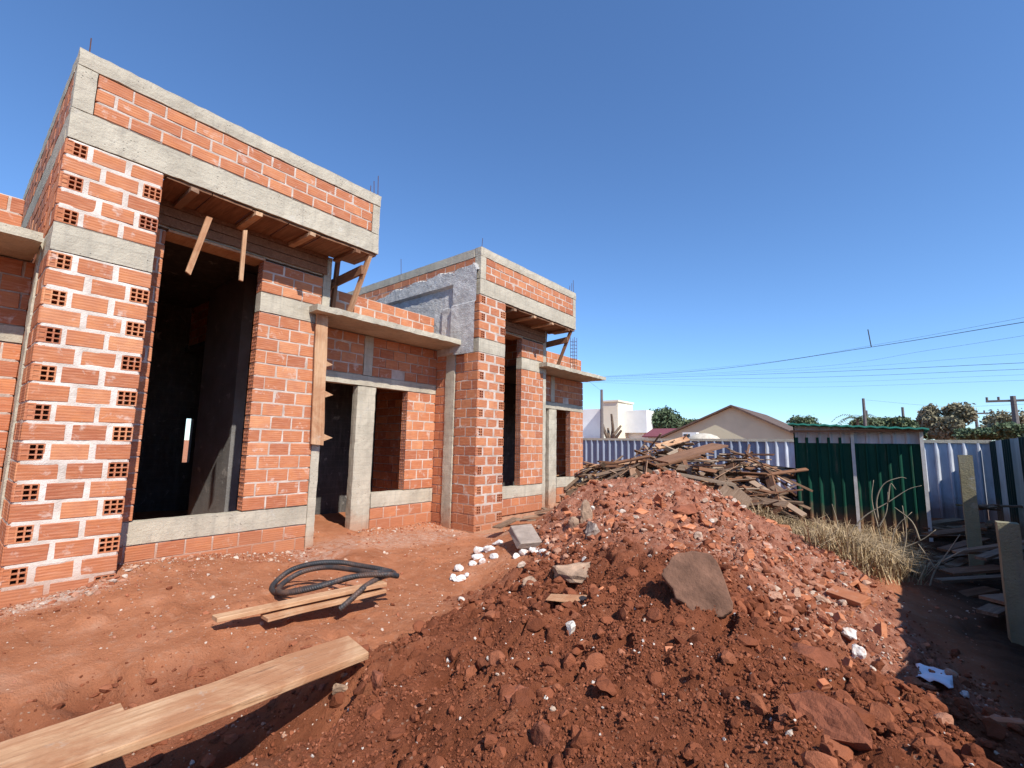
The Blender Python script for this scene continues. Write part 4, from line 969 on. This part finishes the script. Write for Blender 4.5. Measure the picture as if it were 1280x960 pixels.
mb = MB(); mb.box(a.x-.12, b.x+.12, BY-.12, BY+3.7, a.z+.003, a.z+.18); GP(mb, 'tower_coping', CRM, mh)
mb = MB(); mb.box(a.x-6, a.x-.004, BY+.9, BY+7, 1.9, c.z+.1); mb.box(a.x-6, a.x-.3, BY+1.6, BY+7, -.5, 1.89); GP(mb, 'wing_wall', WHT, mh)
d_ = q(806,512); mb = MB(); mb.box(b.x+.004, b.x+2.4, BY+1.6, BY+9, 2.6, d_.z+.1); mb.box(b.x+.004, b.x+1.7, BY+2.4, BY+9, -.5, 2.59); GP(mb, 'wing_wall', WHT, mh)
mb = MB(); mb.box(a.x-7, b.x+3, BY-1.2, BY-.01, 1.75, 1.95); GP(mb, 'porch_slab', WHT, mh)
for xx in (a.x-4, a.x-1, b.x+.4, b.x+1.6, b.x+2.7):
    mb = MB(); mb.box(xx, xx+.22, BY-1.1, BY-.88, -.5, 1.745); GP(mb, 'porch_column', WHT, mh)
for xx in (a.x-3.2, a.x+.3):
    mb = MB(); mb.box(xx, xx+.9, BY-.03 if xx > a.x else BY+1.57, BY+.02 if xx > a.x else BY+1.62, .6, 1.5); GP(mb, 'window', DKG, mh)
PURP = m_simple('dull_red_roof', (.20,.06,.07), .8, .2)
q2 = lambda px, py: onY(px, py, 40)
e, g = q2(808,541), q2(846,548); lh = empty('low_house', (e.x, 40, -.5), 'low house with a dull red roof between the white house and the gable house', 'house')
mb = MB(); mb.box(e.x+.2, g.x-.2, 40, 44, -.5, e.z-.25); GP(mb, 'wall', WHT, lh)
mb = MB(); mb.add([(e.x-.2,39.5,e.z-.3),(g.x+.2,39.5,e.z-.3),(g.x+.2,42,e.z+.45),(e.x-.2,42,e.z+.45),(g.x+.2,44.5,e.z-.3),(e.x-.2,44.5,e.z-.3),(e.x-.2,39.5,e.z-.4),(g.x+.2,39.5,e.z-.4)], [(0,1,2,3),(3,2,4,5),(6,7,1,0),(0,3,5),(1,4,2)]); GP(mb, 'roof', PURP, lh)
p = onY(863,549,28); wt = empty('water_tank', (p.x, 28, -.5), 'white box of an air unit standing on a post before the gable house', 'air unit')
mb = MB(); mb.box(p.x-.45, p.x+.35, 28, 28.5, p.z-.35, p.z+.40); GP(mb, 'casing', WHT, wt)
mb = MB(); mb.box(p.x-.38, p.x-.02, 27.985, 27.998, p.z-.25, p.z+.3); GP(mb, 'grille', DKG, wt)
mb = MB(); mb.box(p.x-.06, p.x+.06, 28.1, 28.25, -.6, p.z-.353); GP(mb, 'post', STEEL, wt)
p = onY(880,552,26); mb = MB(); N = 14; vs = []
for i in range(5):
    an = i/4*math.pi/2*.98
    for k in range(N): vs.append((p.x+.95*math.cos(an)*math.cos(2*math.pi*k/N), 26+.95*math.cos(an)*math.sin(2*math.pi*k/N), p.z-.1+.55*math.sin(an)))
vs += [(x_, y_, -.6) for x_, y_, z_ in vs[:N]]
fs = [(i*N+k, i*N+(k+1) % N, (i+1)*N+(k+1) % N, (i+1)*N+k) for i in range(4) for k in range(N)]+[(5*N+k, 5*N+(k+1) % N, (k+1) % N, k) for k in range(N)]+[tuple(4*N+k for k in range(N))]
mb.add(vs, fs); tag(mb.build('domed_tank', m_simple('beige_fibre_cement', (.55,.48,.38), .9), smooth=True), 'beige tank with a domed lid showing over the fence before the gable house', 'tank')

# trees
BARK = m_simple('bark', (.16,.115,.08), .9, .3, 4, .5)
def tree(name, px, py_top, py_bot, D, width_px, cols, label, seed, leaf=.16, nleaf=3200, group=None, open_=.0):
    rg = np.random.default_rng(seed); top = onD(px, py_top, D); bot = onD(px, py_bot, D); gz_ = -.5
    wr = width_px/580*D*.5*1.02; ch = (top.z-bot.z); cz_ = (top.z+bot.z)/2
    T = empty(name, (top.x, top.y, gz_), label, 'tree', group)
    mb = MB(); mb.tube([(top.x, top.y, gz_), (top.x+.05, top.y, (gz_+cz_)/2), (top.x, top.y, cz_)], [.05*ch+.06, .04*ch+.04, .03*ch+.02], 7)
    nc = 16; C = []
    for i in range(nc):
        a = rg.uniform(0, 6.28); r_ = math.sqrt(rg.random())*.72; zz = rg.uniform(-.42, .34)
        C.append((top.x+math.cos(a)*r_*wr, top.y+math.sin(a)*r_*wr, cz_+zz*ch*(1-.5*r_), rg.uniform(.25, .46)))
    for c_ in C[::2]: mb.tube([(top.x, top.y, bot.z-.1*ch), ((top.x+c_[0])/2, (top.y+c_[1])/2, (bot.z+c_[2])/2), c_[:3]], [.03*ch, .02*ch, .008*ch], 5)
    GP(mb, 'trunk', BARK, T)
    leaf *= .55; nleaf = int(nleaf*2.6); P = []; tn_ = []
    for c_ in C:
        k = nleaf//nc; u_ = rg.normal(size=(k, 3)); u_ /= np.linalg.norm(u_, axis=1)[:, None]; rr = rg.random(k)**.45*c_[3]*(1+.3*rg.normal(size=k)*.5)
        P.append(np.array(c_[:3])+u_*rr[:, None]*np.array([wr*1.05, wr*1.05, ch*.62])); tn_.append(np.clip(rg.normal(.45+.15*rg.normal(), .22, k), 0, 1))
    P = np.concatenate(P); tn_ = np.concatenate(tn_); n_ = len(P)
    a_ = rg.normal(size=(n_, 3)); a_ /= np.linalg.norm(a_, axis=1)[:, None]; b_ = np.cross(a_, rg.normal(size=(n_, 3))); b_ /= np.linalg.norm(b_, axis=1)[:, None]
    s_ = leaf*rg.uniform(.6, 1.4, n_)[:, None]
    V = np.stack([P-a_*s_, P-b_*s_*.55, P+a_*s_, P+b_*s_*.55], 1).reshape(-1, 3); Fq = np.arange(n_*4).reshape(-1, 4)
    o = npmesh('crown', V, Fq, tn_, cols); o.parent = T; o.matrix_parent_inverse = Matrix.Translation(T.location).inverted()
    return T
LD = m_leaf('dark_leaves', (.065,.095,.05), (.16,.21,.11)); LM = m_leaf('mid_leaves', (.075,.10,.05), (.20,.24,.12)); LO = m_leaf('dry_leaves', (.15,.135,.085), (.34,.30,.19))  # leaf colours lightened to carry the distance haze
tree('tree', 829, 504, 552, 52, 42, LD, 'dark green tree between the white house and the gable house', 1, .3)
tree('tree', 858, 520, 552, 60, 46, LM, 'low green tree half hidden behind the left slope of the gable roof', 2, .3)
tree('tree', 1004, 516, 546, 62, 34, LD, 'small round dark tree crown peeping over the shed roof', 3, .22, 1800)
tree('tree', 1104, 520, 548, 55, 52, LM, 'bushy green tree right of the palm behind the shed', 4, .3)
tree('tree', 1140, 519, 550, 58, 52, LD, 'dark green bushy tree behind the right end of the shed', 5, .3)
tree('tree', 1178, 501, 546, 48, 38, LO, 'tall brownish-green tree right of the shed', 6, .26, 4200)
tree('tree', 1207, 537, 552, 50, 44, LM, 'low olive tree right of the tall brownish tree', 7, .26)
tree('tree', 1228, 533, 550, 44, 40, LD, 'low dark bush-like tree under the far pole', 8, .22)
tree('tree', 1255, 513, 549, 46, 40, LO, 'sparse brownish tree beside the rightmost pole', 9, .2, 2000)
tree('tree', 1278, 527, 549, 40, 34, LD, 'dark tree at the right edge of the photo', 10, .2)
# palm
p = onD(1070, 522, 50); T = empty('palm_tree', (p.x, p.y, -.5), 'small palm with drooping fronds behind the shed roof', 'tree')
mb = MB(); mb.tube([(p.x, p.y, -.5), (p.x+.1, p.y, p.z)], [.16, .1], 7); GP(mb, 'trunk', BARK, T)
mb = MB(); rnd.seed(8)
for k in range(15):
    a = 2*math.pi*k/15+rnd.uniform(-.2,.2); L = rnd.uniform(1.5, 2.1); el = rnd.uniform(.2, 1.0)
    P = [Vector((p.x+.1+math.cos(a)*L*t_, p.y+math.sin(a)*L*t_, p.z+L*(math.sin(el)*t_*1.2-1.1*t_*t_))) for t_ in (0,.25,.5,.75,1)]
    for A_, B_ in zip(P, P[1:]):
        for f_ in (0, .33, .66):
            c_ = A_.lerp(B_, f_)
            for sd in (-1, 1):
                tip = c_+Vector((-math.sin(a)*sd*.38+math.cos(a)*.15, math.cos(a)*sd*.38+math.sin(a)*.15, -.16)); mb.add([c_, c_+Vector((math.cos(a)*.09, math.sin(a)*.09, 0)), tip], [(0,1,2)], 0, rnd.random())
GP(mb, 'fronds', LM, T)
# lopped tree
p = onY(764, 545, 36); T = empty('lopped_tree', (p.x, 36, -.5), 'lopped bare tree stump with cut limbs in front of the white house', 'tree')
mb = MB(); rnd.seed(3)
mb.tube([(p.x, 36, -.5), (p.x, 36, 1.6)], [.3, .24], 8); GP(mb, 'trunk', m_simple('pale_bark', (.34,.24,.17), .9, .3, 6, .5), T)
for (dx, dz) in ((-.75, 3.1), (-.3, 2.7), (.25, 3.2), (.7, 2.9), (.95, 2.5), (.05, 3.9)):
    mb = MB(); mb.tube([(p.x+dx*.1, 36, 1.4), (p.x+dx*.6, 36+rnd.uniform(-.3,.3), 1.4+(dz-1.4)*.5), (p.x+dx*1.1, 36+rnd.uniform(-.4,.4), dz)], [.17, .13, .09], 7); GP(mb, 'limb', BARK, T)
# poles and cables
POLE = m_simple('grey_concrete_pole', (.16,.14,.13), .9, .2)
def pole(px, pt, D, lab, arm=0, r=.12):
    t_ = onD(px, pt, D); T = empty('utility_pole', (t_.x, t_.y, -.5), lab, 'utility pole')
    mb = MB(); mb.tube([(t_.x, t_.y, -.5), (t_.x, t_.y, t_.z)], [r*1.3, r*.8], 8); GP(mb, 'shaft', POLE, T)
    if arm:
        mb = MB(); mb.box(t_.x-arm, t_.x+arm, t_.y-.06, t_.y+.06, t_.z-.35, t_.z-.22); GP(mb, 'crossarm', POLE, T)
        for k in (-1, -.55, .55, 1):
            mb = MB(); mb.tube([(t_.x+k*arm*.95, t_.y, t_.z-.22), (t_.x+k*arm*.95, t_.y, t_.z-.02)], .06, 6); GP(mb, 'insulator', POLE, T)
pole(752, 487, 40, 'slim dark pole in front of the white house', 0, .14)
pole(1079, 498, 48, 'taller bare pole behind the shed roof, near the palm')
pole(1083, 513, 62, 'shorter thin pole close beside the taller bare pole behind the shed')
pole(1128, 509, 55, 'short bare pole between the two bushy trees')
pole(1219, 513, 60, 'pole with a short crossarm among the right-hand trees', 1.1)
pole(1266, 495, 42, 'nearest pole with a wide crossarm at the right', 1.2, .16)
WIRE = m_simple('black_cable', (.03,.03,.035), .6, .1)
def cable(pts, r, lab):
    P = smooth_path([onD(a, b, D) for a, b, D in pts], 8); mb = MB(); mb.tube(P, r, 5); return tag(mb.build('overhead_cable', WIRE, smooth=True), lab, 'cable')
cable([(600,476,78),(757,471,60),(900,461,48),(1088,434,38),(1290,401,31)], .016, 'thick cable sloping up to the right, the darkest of the overhead cables')
cable([(600,474,78),(757,470,60),(940,455,46),(1100,430,38),(1290,395,31)], .006, 'thin cable just above the thick sloping cable')
cable([(600,480,78),(757,474,60),(1000,466,46),(1290,453,37)], .012, 'upper of the two nearly level dark cables')
cable([(600,483,78),(757,476,60),(1000,472,46),(1290,461,37)], .010, 'lower of the two nearly level dark cables')
cable([(600,478,78),(757,472,60),(1000,460,44),(1160,438,38),(1290,418,33)], .006, 'thin faint cable sloping between the thick cable and the level ones')
cable([(700,476,66),(830,481,56),(1000,484,48),(1290,475,40)], .006, 'thin faint cable sagging below the level cables')
cable([(600,482,78),(757,473,60),(1000,463,44),(1290,441,35)], .005, 'thin faint cable just above the upper level cable')
cable([(600,484,78),(757,477,60),(1000,478,46),(1290,468,38)], .005, 'thin faint cable just below the lower level cable')
cable([(1083,500,48),(1180,508,46),(1290,505,40)], .006, 'thin cable running from the bare pole above the trees')
cable([(722,468,16),(738,478,24),(752,489,40)], .006, 'short service cable running from the canopy to the slim pole')
p = onD(1089, 432, 38); mb = MB(); mb.tube([(p.x, p.y, p.z-.1), (p.x-.1, p.y, p.z+1.1)], .03, 5); tag(mb.build('cable_spacer', WIRE), 'thin upright rod standing on the thick sloping cable', 'rod')
